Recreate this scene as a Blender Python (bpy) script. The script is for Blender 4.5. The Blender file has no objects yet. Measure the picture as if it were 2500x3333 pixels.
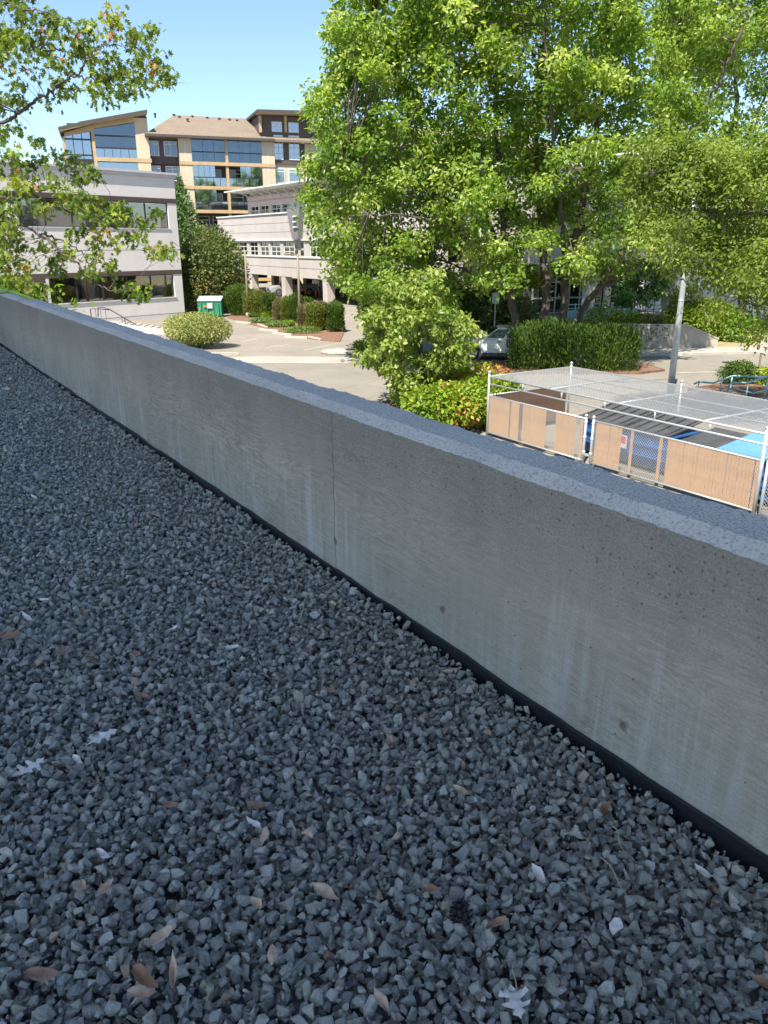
import bpy, math, random
import numpy as np
from mathutils import Vector, Matrix

# ------------------------------------------------------------------ camera, sky, sun, exposure
scene = bpy.context.scene
col = scene.collection
FPX = 2520.0                      # focal length in photo pixels (2500 x 3333)
PITCH = math.atan(874 / FPX)
CAM_H = 1.4                       # above the gravel roof (z = 0)
GZ = -4.2                         # street level
cam_d = bpy.data.cameras.new('camera')
cam = bpy.data.objects.new('camera', cam_d); col.objects.link(cam)
cam.location = (0, 0, CAM_H)
cam.rotation_euler = (math.pi / 2 - PITCH, 0, 0)
cam_d.sensor_fit = 'VERTICAL'; cam_d.sensor_height = 24.0; cam_d.sensor_width = 18.0
cam_d.lens = FPX / 3333 * 24.0
cam_d.clip_start = 0.05; cam_d.clip_end = 3000
scene.camera = cam

SUN_EL = math.radians(57)
sh = Vector((-0.38, -0.925, 0)).normalized()
SUN = Vector((sh.x * math.cos(SUN_EL), sh.y * math.cos(SUN_EL), math.sin(SUN_EL)))
world = bpy.data.worlds.new('World'); scene.world = world; world.use_nodes = True
wn = world.node_tree.nodes; wl = world.node_tree.links
bg = wn['Background']; bg.inputs[1].default_value = 0.052
sky = wn.new('ShaderNodeTexSky'); sky.sky_type = 'NISHITA'; sky.sun_disc = False
sky.sun_elevation = SUN_EL; sky.sun_rotation = math.atan2(sh.x, sh.y)
sky.altitude = 50; sky.air_density = 1.0; sky.dust_density = 0.25; sky.ozone_density = 4.0
wl.new(sky.outputs[0], bg.inputs[0])
sun_d = bpy.data.lights.new('sun', 'SUN'); sun_d.energy = 2.8; sun_d.angle = math.radians(0.53)
sun_d.color = (1.0, 0.93, 0.82)
sun = bpy.data.objects.new('sun', sun_d); col.objects.link(sun)
sun.rotation_euler = (-SUN).to_track_quat('-Z', 'Y').to_euler()
sun.location = (-60, -20, 90)
vs = scene.view_settings
vs.view_transform = 'Standard'; vs.look = 'None'; vs.gamma = 1.0; vs.use_curve_mapping = False
vs.exposure = 2.14

random.seed(7)
rng = np.random.default_rng(11)

# ------------------------------------------------------------------ pixel helpers (photo pixels to rays)
Fv = np.array([0, math.cos(PITCH), -math.sin(PITCH)]); Uv = np.array([0, math.sin(PITCH), math.cos(PITCH)])
Xv = np.array([1.0, 0, 0]); Cv = np.array([0, 0, CAM_H])
def ray(x, y): return Fv + (x - 1250) / FPX * Xv + (1667 - y) / FPX * Uv
def onz(x, y, z):
    d = ray(x, y); return Cv + d * (z - CAM_H) / d[2]
def G(x, y): return onz(x, y, GZ)
def aty(x, y, Y):
    d = ray(x, y); return Cv + d * Y / d[1]
def z1(x, y): return x / 1.327, y / 1.327
def z3(x, y): return 150 + x / 1.659, 330 + y / 1.659
def z4(x, y): return 650 + x / 2.765, 550 + y / 2.765
def z6(x, y): return 1500 + x / 1.659, 1150 + y / 1.659
def z7(x, y): return x / 2.37, 500 + y / 2.37
def zt(x, y): return x / 2.37, y / 2.37

# ------------------------------------------------------------------ scene graph helpers
def tag(o, label=None, cat=None, group=None, kind=None):
    if label: o['label'] = label
    if cat: o['category'] = cat
    if group: o['group'] = group
    if kind: o['kind'] = kind
    return o
def empty(name, loc, rz=0.0, label=None, cat=None, group=None):
    o = bpy.data.objects.new(name, None); col.objects.link(o)
    o.location = tuple(float(v) for v in loc); o.rotation_euler = (0, 0, rz); o.empty_display_size = 0.2
    return tag(o, label, cat, group)
def link_mesh(name, me, mat=None, parent=None):
    o = bpy.data.objects.new(name, me); col.objects.link(o)
    if mat is not None and len(me.materials) == 0: me.materials.append(mat)
    if parent is not None: o.parent = parent
    return o
def copy_tree(o, parent=None):
    c = o.copy(); col.objects.link(c); c.parent = parent
    for ch in list(o.children): copy_tree(ch, c)
    return c

class MB:
    """collects verts and faces for one mesh"""
    def __init__(self): self.v = []; self.f = []
    def add(self, vs_, fs):
        b = len(self.v); self.v += [tuple(float(c) for c in p) for p in vs_]
        self.f += [tuple(i + b for i in f) for f in fs]; return self
    def box(self, x0, x1, y0, y1, z0, z1):
        p = [(x, y, z) for z in (z0, z1) for y in (y0, y1) for x in (x0, x1)]
        return self.add(p, [(0, 2, 3, 1), (4, 5, 7, 6), (0, 1, 5, 4), (2, 6, 7, 3), (0, 4, 6, 2), (1, 3, 7, 5)])
    def bar(self, a, b, w, h=None):
        """rectangular bar between two points"""
        h = h or w; a = np.array(a, float); b = np.array(b, float); d = b - a; d /= np.linalg.norm(d)
        up = np.array([0, 0, 1.0]) if abs(d[2]) < 0.95 else np.array([1.0, 0, 0])
        s = np.cross(d, up); s /= np.linalg.norm(s); t = np.cross(s, d)
        p = [e + i * s * w / 2 + j * t * h / 2 for e in (a, b) for (i, j) in ((-1, -1), (1, -1), (1, 1), (-1, 1))]
        return self.add(p, [(0, 1, 2, 3), (7, 6, 5, 4), (0, 4, 5, 1), (1, 5, 6, 2), (2, 6, 7, 3), (3, 7, 4, 0)])
    def tube(self, pts, r, n=8, caps=True):
        P = np.array(pts, float); m = len(P)
        R = np.full(m, r) if np.isscalar(r) else np.array(r, float)
        T = np.gradient(P, axis=0); T /= (np.linalg.norm(T, axis=1, keepdims=True) + 1e-12)
        up = np.array([0, 0, 1.0]) if abs(T[0, 2]) < 0.9 else np.array([1.0, 0, 0])
        s = np.cross(T[0], up); s /= np.linalg.norm(s)
        vs_ = []
        for i in range(m):
            s = s - T[i] * (s @ T[i]); s /= (np.linalg.norm(s) + 1e-12); t = np.cross(T[i], s)
            for k in range(n):
                a = 2 * math.pi * k / n; vs_.append(P[i] + R[i] * (math.cos(a) * s + math.sin(a) * t))
        fs = [(i * n + k, i * n + (k + 1) % n, (i + 1) * n + (k + 1) % n, (i + 1) * n + k) for i in range(m - 1) for k in range(n)]
        if caps: fs += [tuple(range(n - 1, -1, -1)), tuple((m - 1) * n + k for k in range(n))]
        return self.add(vs_, fs)
    def lathe(self, prof, n=16, c=(0, 0, 0), axis='z'):
        vs_ = []
        for (r, z) in prof:
            for k in range(n):
                a = 2 * math.pi * k / n; x, y = r * math.cos(a), r * math.sin(a)
                p = (x, y, z) if axis == 'z' else (x, z, y)
                vs_.append((c[0] + p[0], c[1] + p[1], c[2] + p[2]))
        m = len(prof)
        fs = [(i * n + k, i * n + (k + 1) % n, (i + 1) * n + (k + 1) % n, (i + 1) * n + k) for i in range(m - 1) for k in range(n)]
        fs += [tuple(range(n - 1, -1, -1)), tuple((m - 1) * n + k for k in range(n))]
        return self.add(vs_, fs)
    def prism_y(self, poly, y0, y1):
        n = len(poly)
        vs_ = [(x, y0, z) for x, z in poly] + [(x, y1, z) for x, z in poly]
        return self.add(vs_, [tuple(range(n)), tuple(range(2 * n - 1, n - 1, -1))] + [(i, n + i, n + (i + 1) % n, (i + 1) % n) for i in range(n)])
    def prism_z(self, poly, z0, z1):
        n = len(poly)
        vs_ = [(p[0], p[1], z0) for p in poly] + [(p[0], p[1], z1) for p in poly]
        return self.add(vs_, [tuple(range(n - 1, -1, -1)), tuple(range(n, 2 * n))] + [(i, (i + 1) % n, n + (i + 1) % n, n + i) for i in range(n)])
    def loft(self, rings, caps=True):
        n = len(rings[0]); vs_ = [p for r in rings for p in r]; m = len(rings)
        fs = [(i * n + k, i * n + (k + 1) % n, (i + 1) * n + (k + 1) % n, (i + 1) * n + k) for i in range(m - 1) for k in range(n)]
        if caps: fs += [tuple(range(n - 1, -1, -1)), tuple((m - 1) * n + k for k in range(n))]
        return self.add(vs_, fs)
    def mesh(self, name, mat=None, smooth=False):
        me = bpy.data.meshes.new(name); me.from_pydata(self.v, [], self.f)
        if mat is not None: me.materials.append(mat)
        if smooth: me.polygons.foreach_set('use_smooth', [True] * len(me.polygons))
        me.update(); return me
    def build(self, name, mat, parent=None, smooth=False, bevel=0.0, fix=False):
        me = self.mesh(name, mat, smooth)
        if fix:
            import bmesh
            b = bmesh.new(); b.from_mesh(me); bmesh.ops.recalc_face_normals(b, faces=b.faces); b.to_mesh(me); b.free()
        o = link_mesh(name, me, None, parent)
        if bevel:
            m = o.modifiers.new('bevel', 'BEVEL'); m.width = bevel; m.segments = 2; m.limit_method = 'ANGLE'
        return o

# ------------------------------------------------------------------ materials
class NT:
    def __init__(self, name):
        self.m = bpy.data.materials.new(name); self.m.use_nodes = True
        self.t = self.m.node_tree; self.n = self.t.nodes; self.l = self.t.links
        self.b = self.n['Principled BSDF']; self.out = self.n['Material Output']
    def node(self, typ, **kw):
        nd = self.n.new(typ)
        for k, v in kw.items():
            if k.startswith('i_'): nd.inputs[int(k[2:]) if k[2:].isdigit() else k[2:].replace('_', ' ')].default_value = v
            else: setattr(nd, k, v)
        return nd
    def link(self, a, b): self.l.new(a, b)
    def coords(self, kind='Object', scale=(1, 1, 1), rot=(0, 0, 0)):
        tc = self.node('ShaderNodeTexCoord'); mp = self.node('ShaderNodeMapping')
        mp.inputs['Scale'].default_value = scale; mp.inputs['Rotation'].default_value = rot
        self.link(tc.outputs[kind], mp.inputs[0]); return mp.outputs[0]
    def noise(self, vec, scale=5, detail=4, rough=0.6, dist=0.0):
        nd = self.node('ShaderNodeTexNoise'); nd.inputs['Scale'].default_value = scale
        nd.inputs['Detail'].default_value = detail; nd.inputs['Roughness'].default_value = rough
        nd.inputs['Distortion'].default_value = dist
        if vec is not None: self.link(vec, nd.inputs['Vector'])
        return nd.outputs['Fac']
    def ramp(self, fac, stops, interp='LINEAR'):
        nd = self.node('ShaderNodeValToRGB'); r = nd.color_ramp; r.interpolation = interp
        while len(r.elements) < len(stops): r.elements.new(0.5)
        for e, (p, c) in zip(r.elements, stops):
            e.position = p; e.color = (c, c, c, 1) if np.isscalar(c) else (*c, 1)
        self.link(fac, nd.inputs[0]); return nd.outputs[0]
    def mix(self, fac, a, b, mode='MIX'):
        nd = self.node('ShaderNodeMix', data_type='RGBA', blend_type=mode)
        for i, v in ((0, fac), (6, a), (7, b)):
            if hasattr(v, 'is_linked') or hasattr(v, 'links'): self.link(v, nd.inputs[i])
            else: nd.inputs[i].default_value = v if np.isscalar(v) else (*v, 1)
        return nd.outputs[2]
    def math(self, op, a, b=0.0, clamp=False):
        nd = self.node('ShaderNodeMath', operation=op, use_clamp=clamp)
        for i, v in ((0, a), (1, b)):
            if hasattr(v, 'links'): self.link(v, nd.inputs[i])
            else: nd.inputs[i].default_value = v
        return nd.outputs[0]
    def bump(self, h, strength=0.3, dist=0.01, prev=None):
        nd = self.node('ShaderNodeBump'); nd.inputs['Strength'].default_value = strength; nd.inputs['Distance'].default_value = dist
        self.link(h, nd.inputs['Height'])
        if prev is not None: self.link(prev, nd.inputs['Normal'])
        self.link(nd.outputs[0], self.b.inputs['Normal']); return nd.outputs[0]
    def base(self, c):
        if hasattr(c, 'links'): self.link(c, self.b.inputs['Base Color'])
        else: self.b.inputs['Base Color'].default_value = (*c, 1)
    def set(self, **kw):
        for k, v in kw.items(): self.b.inputs[k.replace('_', ' ')].default_value = v
        return self

def plain(name, c, rough=0.6, var=0.12, scale=3.0, metal=0.0, bump=0.0, spec=0.4, coord='Object', grime=0.0):
    t = NT(name); v = t.coords(coord)
    n1 = t.noise(v, scale, 6, 0.65); n2 = t.noise(v, scale * 9, 3, 0.6)
    f = t.math('ADD', t.math('MULTIPLY', n1, 0.7), t.math('MULTIPLY', n2, 0.3))
    lo = [max(0, x * (1 - var * 1.6)) for x in c]; hi = [min(1, x * (1 + var * 1.4)) for x in c]
    cc = t.ramp(f, [(0.3, lo), (0.7, hi)])
    if grime:
        vs_ = t.coords(coord, (3, 3, 0.25)); g = t.noise(vs_, 2.0, 6, 0.7)
        cc = t.mix(t.ramp(g, [(0.45, 0), (0.75, grime)]), cc, [x * 0.55 for x in c])
    t.base(cc); t.set(Roughness=rough, Metallic=metal, Specular_IOR_Level=spec)
    if bump: t.bump(n2, bump, 0.01)
    return t.m

def leaf_mat(name, stops, trans=0.42, rough=0.45, spec=0.35):
    t = NT(name); a = t.node('ShaderNodeAttribute', attribute_name='rnd')
    c = t.ramp(a.outputs['Fac'], stops)
    t.base(c); t.set(Roughness=rough, Specular_IOR_Level=spec)
    tr = t.node('ShaderNodeBsdfTranslucent')
    hs = t.node('ShaderNodeHueSaturation'); hs.inputs['Hue'].default_value = 0.485; hs.inputs['Saturation'].default_value = 1.1; hs.inputs['Value'].default_value = 1.5
    t.link(c, hs.inputs['Color']); t.link(hs.outputs[0], tr.inputs[0])
    mx = t.node('ShaderNodeMixShader'); mx.inputs[0].default_value = trans
    t.link(t.b.outputs[0], mx.inputs[1]); t.link(tr.outputs[0], mx.inputs[2]); t.link(mx.outputs[0], t.out.inputs[0])
    return t.m

def glass_mat(name, tint, gloss, rough=0.02, refl=(0.9, 0.95, 1.0)):
    """see-through pane: tinted transparency under a mirror-like coating"""
    t = NT(name); tr = t.node('ShaderNodeBsdfTransparent'); tr.inputs[0].default_value = (*tint, 1)
    gl = t.node('ShaderNodeBsdfGlossy'); gl.inputs['Color'].default_value = (*refl, 1); gl.inputs['Roughness'].default_value = rough
    v = t.coords('Object'); n = t.noise(v, 0.8, 2); bp = t.node('ShaderNodeBump'); bp.inputs['Strength'].default_value = 0.03; bp.inputs['Distance'].default_value = 0.1
    t.link(n, bp.inputs['Height']); t.link(bp.outputs[0], gl.inputs['Normal'])
    lw = t.node('ShaderNodeLayerWeight'); lw.inputs[0].default_value = 0.25
    f = t.math('ADD', t.math('MULTIPLY', lw.outputs['Fresnel'], 0.8), gloss, True)
    mx = t.node('ShaderNodeMixShader'); t.link(f, mx.inputs[0]); t.link(tr.outputs[0], mx.inputs[1]); t.link(gl.outputs[0], mx.inputs[2])
    t.link(mx.outputs[0], t.out.inputs[0]); return t.m

M = {}
M['asphalt'] = None
def asphalt(name, c, joints=False):
    t = NT(name); v = t.coords('Object')
    n1 = t.noise(v, 0.25, 6, 0.7); n2 = t.noise(v, 55, 3, 0.7); n3 = t.noise(v, 1.6, 5, 0.7, 1.0)
    vor = t.node('ShaderNodeTexVoronoi', feature='DISTANCE_TO_EDGE'); vor.inputs['Scale'].default_value = 0.35
    wv = t.node('ShaderNodeMix', data_type='VECTOR'); wv.inputs[0].default_value = 0.12
    nz = t.node('ShaderNodeTexNoise'); nz.inputs['Scale'].default_value = 1.1; nz.inputs['Detail'].default_value = 6
    t.link(v, nz.inputs['Vector']); t.link(v, wv.inputs[4]); t.link(nz.outputs['Color'], wv.inputs[5]); t.link(wv.outputs[1], vor.inputs['Vector'])
    cr = t.ramp(vor.outputs['Distance'], [(0.0, 0.62), (0.008, 1.0)])
    c1 = t.ramp(n1, [(0.3, [x * 0.82 for x in c]), (0.7, [x * 1.15 for x in c])])
    c2 = t.mix(t.ramp(n2, [(0.35, 0.0), (0.65, 0.5)]), c1, [x * 0.7 for x in c])
    c3 = t.mix(t.ramp(n3, [(0.62, 0.0), (0.72, 0.3)]), c2, [x * 0.6 for x in c])
    t.base(t.mix(1.0, c3, cr, 'MULTIPLY')); t.set(Roughness=0.9, Specular_IOR_Level=0.25); t.bump(n2, 0.4, 0.01)
    return t.m
M['asphalt'] = asphalt('asphalt_aged', (0.235, 0.21, 0.172))
M['road'] = asphalt('road_asphalt', (0.215, 0.196, 0.165))
M['sidewalk'] = plain('sidewalk_concrete', (0.30, 0.28, 0.245), 0.9, 0.12, 0.8, bump=0.3)
M['kerb'] = plain('kerb_concrete', (0.37, 0.34, 0.29), 0.9, 0.2, 2.0)
M['roadpaint'] = plain('road_paint', (0.42, 0.40, 0.36), 0.8, 0.25, 2.5)
M['mulch'] = plain('bark_mulch', (0.17, 0.095, 0.06), 0.95, 0.5, 6, bump=0.8)
M['drygrass'] = plain('dry_verge', (0.26, 0.22, 0.11), 0.95, 0.3, 3, bump=0.5)
M['stucco'] = plain('mauve_stucco', (0.64, 0.60, 0.565), 0.85, 0.05, 0.7, bump=0.25, grime=0.12)
M['stucco_trim'] = plain('stucco_trim', (0.56, 0.52, 0.51), 0.8, 0.05, 1.0)
M['brownband'] = plain('brown_band', (0.085, 0.058, 0.05), 0.6, 0.1, 1.0)
M['capmetal'] = plain('cap_flashing', (0.50, 0.47, 0.48), 0.5, 0.06, 1.0)
M['tanwall'] = plain('tan_siding', (0.47, 0.40, 0.285), 0.8, 0.06, 0.5, grime=0.12)
M['tanwood'] = plain('honey_timber', (0.40, 0.285, 0.16), 0.6, 0.12, 1.5)
M['darkwall'] = plain('dark_brown_siding', (0.085, 0.066, 0.062), 0.75, 0.12, 1.0)
M['maroon'] = plain('maroon_siding', (0.075, 0.035, 0.036), 0.75, 0.1, 1.0)
M['roofdark'] = plain('dark_roof_edge', (0.065, 0.055, 0.05), 0.7, 0.15, 1.0)
M['darkmetal'] = plain('dark_metal', (0.035, 0.038, 0.042), 0.45, 0.1, 2.0, metal=0.3)
M['white'] = plain('white_paint', (0.56, 0.56, 0.54), 0.55, 0.05, 2.0, grime=0.08)
M['pink'] = None
M['room'] = plain('room_dark', (0.09, 0.085, 0.08), 0.9, 0.2, 0.5)
M['curtain'] = plain('curtain_cloth', (0.60, 0.48, 0.26), 0.9, 0.2, 1.2)
M['blind'] = plain('pale_blind', (0.55, 0.54, 0.50), 0.9, 0.1, 2)
M['glass_clear'] = glass_mat('tinted_glass', (0.70, 0.68, 0.64), 0.20)
M['glass_blue'] = glass_mat('balcony_glass', (0.42, 0.50, 0.58), 0.34, 0.03, (0.80, 0.88, 1.0))
M['glass_bay'] = glass_mat('bay_glass', (0.42, 0.48, 0.55), 0.13, 0.03, (0.75, 0.85, 1.0))
M['glass_green'] = glass_mat('green_glass', (0.42, 0.52, 0.47), 0.18, 0.03, (0.8, 0.95, 0.9))
M['galv'] = plain('galvanised_steel', (0.46, 0.48, 0.49), 0.42, 0.1, 5.0, metal=0.55)
M['wire'] = plain('chain_link_wire', (0.40, 0.41, 0.415), 0.5, 0.12, 8.0, metal=0.5)
M['slat'] = plain('tan_privacy_slat', (0.60, 0.35, 0.165), 0.55, 0.16, 2.0, grime=0.12)
M['slatbrown'] = plain('brown_privacy_slat', (0.14, 0.085, 0.06), 0.6, 0.2, 2.0)
M['binblue'] = plain('blue_bin_paint', (0.035, 0.13, 0.33), 0.5, 0.25, 1.5, grime=0.3)
M['binlight'] = plain('light_blue_lid', (0.12, 0.30, 0.46), 0.5, 0.12, 1.5)
M['blackplastic'] = plain('black_plastic', (0.075, 0.076, 0.08), 0.55, 0.3, 2.0)
M['bingreen'] = plain('green_bin_paint', (0.03, 0.21, 0.11), 0.5, 0.2, 1.5, grime=0.25)
M['teal'] = plain('teal_railing_paint', (0.26, 0.44, 0.45), 0.45, 0.1, 3.0)
M['rubber'] = plain('rubber', (0.02, 0.02, 0.021), 0.8, 0.2, 5)
M['alloy'] = plain('wheel_alloy', (0.5, 0.5, 0.5), 0.3, 0.05, 5, metal=0.8)
M['orange'] = plain('orange_plastic', (0.72, 0.12, 0.03), 0.5, 0.1, 3)
M['bark'] = plain('tree_bark', (0.085, 0.070, 0.056), 0.9, 0.45, 4.0, bump=0.8)
M['barkpale'] = plain('pale_lichen_bark', (0.17, 0.155, 0.13), 0.9, 0.45, 3.0, bump=0.8)
M['red'] = plain('red_paint', (0.55, 0.06, 0.04), 0.5, 0.1, 3)
M['bluep'] = plain('blue_paint', (0.05, 0.10, 0.5), 0.5, 0.1, 3)
M['concrete'] = plain('weathered_concrete', (0.36, 0.32, 0.26), 0.9, 0.15, 1.0, bump=0.4, grime=0.4)
M['lamp'] = plain('lamp_bronze', (0.19, 0.155, 0.105), 0.5, 0.1, 3)
t = NT('car_white_paint'); t.base((0.75, 0.75, 0.74)); t.set(Roughness=0.25, Coat_Weight=0.6, Coat_Roughness=0.05); M['carwhite'] = t.m
t = NT('car_silver_paint'); t.base((0.45, 0.46, 0.47)); t.set(Roughness=0.32, Metallic=0.5, Coat_Weight=0.5); M['carsilver'] = t.m
t = NT('car_glass'); t.base((0.015, 0.018, 0.02)); t.set(Roughness=0.04, Specular_IOR_Level=0.8); M['carglass'] = t.m
t = NT('headlamp_lens'); t.base((0.7, 0.72, 0.74)); t.set(Roughness=0.1, Metallic=0.3); M['lens'] = t.m
# split-face pink concrete with aggregate
t = NT('pink_concrete_panels'); v = t.coords('Object'); a = t.noise(v, 0.5, 6, 0.7); b = t.noise(v, 7, 4, 0.7); vg = t.coords('Object', (1.5, 1.5, 0.2)); g = t.noise(vg, 1.0, 5, 0.7)
c = t.ramp(a, [(0.3, (0.36, 0.33, 0.305)), (0.7, (0.44, 0.41, 0.38))])
c = t.mix(t.ramp(b, [(0.4, 0), (0.7, 0.35)]), c, (0.36, 0.31, 0.30)); c = t.mix(t.ramp(g, [(0.5, 0), (0.8, 0.3)]), c, (0.3, 0.27, 0.26))
t.base(c); t.set(Roughness=0.9, Specular_IOR_Level=0.2); t.bump(b, 0.3, 0.02); M['pink'] = t.m
# shingles
t = NT('brown_shingles'); v = t.coords('Object', (1, 1, 1)); n = t.noise(v, 0.6, 5, 0.7); n2 = t.noise(v, 14, 3, 0.7)
br = t.node('ShaderNodeTexBrick'); br.inputs['Scale'].default_value = 1.0; br.inputs['Brick Width'].default_value = 0.5; br.inputs['Row Height'].default_value = 0.22
br.inputs['Color1'].default_value = (0.19, 0.15, 0.11, 1); br.inputs['Color2'].default_value = (0.145, 0.115, 0.085, 1); br.inputs['Mortar'].default_value = (0.10, 0.075, 0.055, 1); br.inputs['Mortar Size'].default_value = 0.012
t.link(v, br.inputs['Vector']); c = t.mix(t.ramp(n, [(0.35, 0), (0.7, 0.5)]), br.outputs['Color'], (0.22, 0.18, 0.135)); c = t.mix(t.ramp(n2, [(0.4, 0), (0.7, 0.4)]), c, (0.15, 0.11, 0.08))
t.base(c); t.set(Roughness=0.95); M['shingle'] = t.m
M['leaf_main'] = leaf_mat('maple_green_leaves', [(0, (0.095, 0.165, 0.026)), (0.45, (0.178, 0.29, 0.045)), (0.75, (0.285, 0.39, 0.075)), (1, (0.43, 0.51, 0.15))], 0.58, 0.38, 0.5)
M['leaf_olive'] = leaf_mat('olive_leaves', [(0, (0.095, 0.15, 0.028)), (0.5, (0.175, 0.255, 0.045)), (1, (0.31, 0.37, 0.085))], 0.58)
M['leaf_oak'] = leaf_mat('oak_leaves', [(0, (0.065, 0.11, 0.018)), (0.5, (0.135, 0.205, 0.028)), (0.85, (0.27, 0.33, 0.045)), (0.94, (0.24, 0.23, 0.04)), (1, (0.34, 0.15, 0.06))], 0.45)
M['leaf_pale'] = leaf_mat('pale_green_leaves', [(0, (0.10, 0.165, 0.025)), (0.5, (0.20, 0.285, 0.05)), (1, (0.36, 0.42, 0.11))], 0.45, 0.4, 0.5)
M['leaf_varieg'] = leaf_mat('variegated_leaves', [(0, (0.10, 0.15, 0.03)), (0.4, (0.21, 0.25, 0.06)), (0.8, (0.36, 0.37, 0.12)), (1, (0.50, 0.48, 0.2))], 0.3)
M['leaf_cedar'] = leaf_mat('cedar_sprays', [(0, (0.030, 0.062, 0.010)), (0.6, (0.062, 0.115, 0.016)), (1, (0.13, 0.18, 0.028))], 0.2, 0.6, 0.2)
M['leaf_cedar_y'] = leaf_mat('olive_cedar_sprays', [(0, (0.075, 0.10, 0.016)), (0.6, (0.14, 0.17, 0.028)), (1, (0.24, 0.24, 0.05))], 0.25, 0.6, 0.2)
M['leaf_dry'] = leaf_mat('browned_cedar_sprays', [(0, (0.085, 0.085, 0.03)), (0.6, (0.17, 0.145, 0.065)), (1, (0.28, 0.23, 0.12))], 0.2, 0.7, 0.2)
M['leaf_conifer'] = leaf_mat('blue_green_needles', [(0, (0.045, 0.10, 0.03)), (0.6, (0.10, 0.185, 0.05)), (1, (0.2, 0.28, 0.08))], 0.25, 0.6, 0.2)
M['leaf_red'] = leaf_mat('red_and_green_leaves', [(0, (0.07, 0.13, 0.012)), (0.4, (0.15, 0.25, 0.02)), (0.64, (0.27, 0.35, 0.03)), (0.74, (0.34, 0.2, 0.06)), (1, (0.36, 0.10, 0.05))], 0.35)
M['leaf_lime'] = leaf_mat('lime_leaves', [(0, (0.10, 0.16, 0.012)), (0.5, (0.19, 0.28, 0.02)), (1, (0.32, 0.38, 0.04))], 0.4)
M['leaf_mixed'] = leaf_mat('mixed_bronze_green_leaves', [(0, (0.06, 0.09, 0.022)), (0.6, (0.125, 0.155, 0.04)), (0.85, (0.21, 0.20, 0.06)), (1, (0.34, 0.18, 0.09))], 0.35)
M['leaf_ground'] = leaf_mat('ground_cover_leaves', [(0, (0.06, 0.12, 0.02)), (0.6, (0.11, 0.19, 0.03)), (1, (0.2, 0.26, 0.05))], 0.3)

# ================================================================== THE ROOF: deck, parapet, gravel, the building below with its added shade slab
O_R = np.array([0.061, 2.757, 0.0]); EU = np.array([-0.5447, 0.8386, 0]); EV = np.array([-0.8386, -0.5447, 0])
RZ_R = math.atan2(EU[1], EU[0])
def uv(P): d = np.array(P) - O_R; return float(d @ EU), float(d @ EV)
def wall_uz(px, py):
    d = ray(px, py); k = ((O_R - Cv) @ EV) / (d @ EV); P = Cv + d * k; return uv(P)[0], float(P[2])
def R2W(u, v, z=0): return O_R + EU * u + EV * v + np.array([0, 0, z])
U0, U1, VIN = -7.0, 10.44, 2.95

deck = MB().box(U0, U1 + 0.18, -0.175, VIN, -0.30, -0.045).build('roof_deck', plain('roof_membrane', (0.07, 0.07, 0.066), 0.9, 0.5, 60))
deck.location = tuple(O_R); deck.rotation_euler = (0, 0, RZ_R)
tag(deck, 'dark membrane of the flat roof under the gravel', 'roof', kind='structure')

# --- parapet concrete
t = NT('board_formed_concrete'); v = t.coords('Object'); sep = t.node('ShaderNodeSeparateXYZ'); t.link(v, sep.inputs[0])
X_, Z_ = sep.outputs[0], sep.outputs[2]
n_big = t.noise(v, 1.7, 6, 0.65); n_mid = t.noise(v, 14, 5, 0.65); n_fine = t.noise(v, 130, 4, 0.8); n_fine2 = t.noise(v, 420, 2, 0.7)
base = t.ramp(n_big, [(0.28, (0.37, 0.325, 0.245)), (0.72, (0.47, 0.418, 0.32))])
base = t.mix(t.ramp(n_mid, [(0.4, 0.0), (0.7, 0.35)]), base, (0.30, 0.285, 0.245))
# plywood grain left by the form boards
gv = t.coords('Object', (0.55, 1, 4.2), (0, 0.05, 0)); gn = t.noise(gv, 2.6, 3, 0.5, 1.2)
gs = t.math('SINE', t.math('MULTIPLY', gn, 95.0)); gf = t.noise(t.coords('Object', (0.9, 1, 26), (0, 0.035, 0)), 3.2, 5, 0.7)
gmask = t.ramp(t.noise(v, 1.15, 3, 0.5), [(0.38, 0.25), (0.62, 1.0)])
grain = t.math('ADD', t.math('MULTIPLY', gs, 0.15), t.math('MULTIPLY', gf, 1.0))
gcol = t.ramp(grain, [(0.30, 0.60), (0.68, 1.16)])
base = t.mix(t.math('MULTIPLY', gmask, 0.85), base, t.mix(1.0, base, gcol, 'MULTIPLY'))
# weathering: rough darker band at the top, lime streaks running down to the base
hz = t.math('MULTIPLY', Z_, 1 / 0.737)
wob = t.noise(t.coords('Object', (3, 1, 0.4)), 2.0, 5, 0.6)
topm = t.ramp(t.math('ADD', hz, t.math('MULTIPLY', t.math('SUBTRACT', wob, 0.5), 0.5)), [(0.52, 0.0), (0.95, 1.0)])
base = t.mix(t.math('MULTIPLY', topm, 0.6), base, (0.215, 0.20, 0.165))
st = t.noise(t.coords('Object', (11, 1, 0.6)), 1.0, 6, 0.68, 0.9); st2 = t.noise(t.coords('Object', (2.2, 1, 0.9)), 1.0, 4, 0.6)
low = t.ramp(t.math('SUBTRACT', hz, t.math('MULTIPLY', t.math('SUBTRACT', st, 0.5), 1.6)), [(0.08, 1.0), (0.50, 0.0)])
stm = t.math('MULTIPLY', t.math('MULTIPLY', t.ramp(st, [(0.42, 0.0), (0.58, 1.0)]), t.ramp(st2, [(0.42, 0.06), (0.60, 1.0)])), low)
base = t.mix(t.math('MULTIPLY', stm, 0.68), base, (0.60, 0.575, 0.51))
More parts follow.
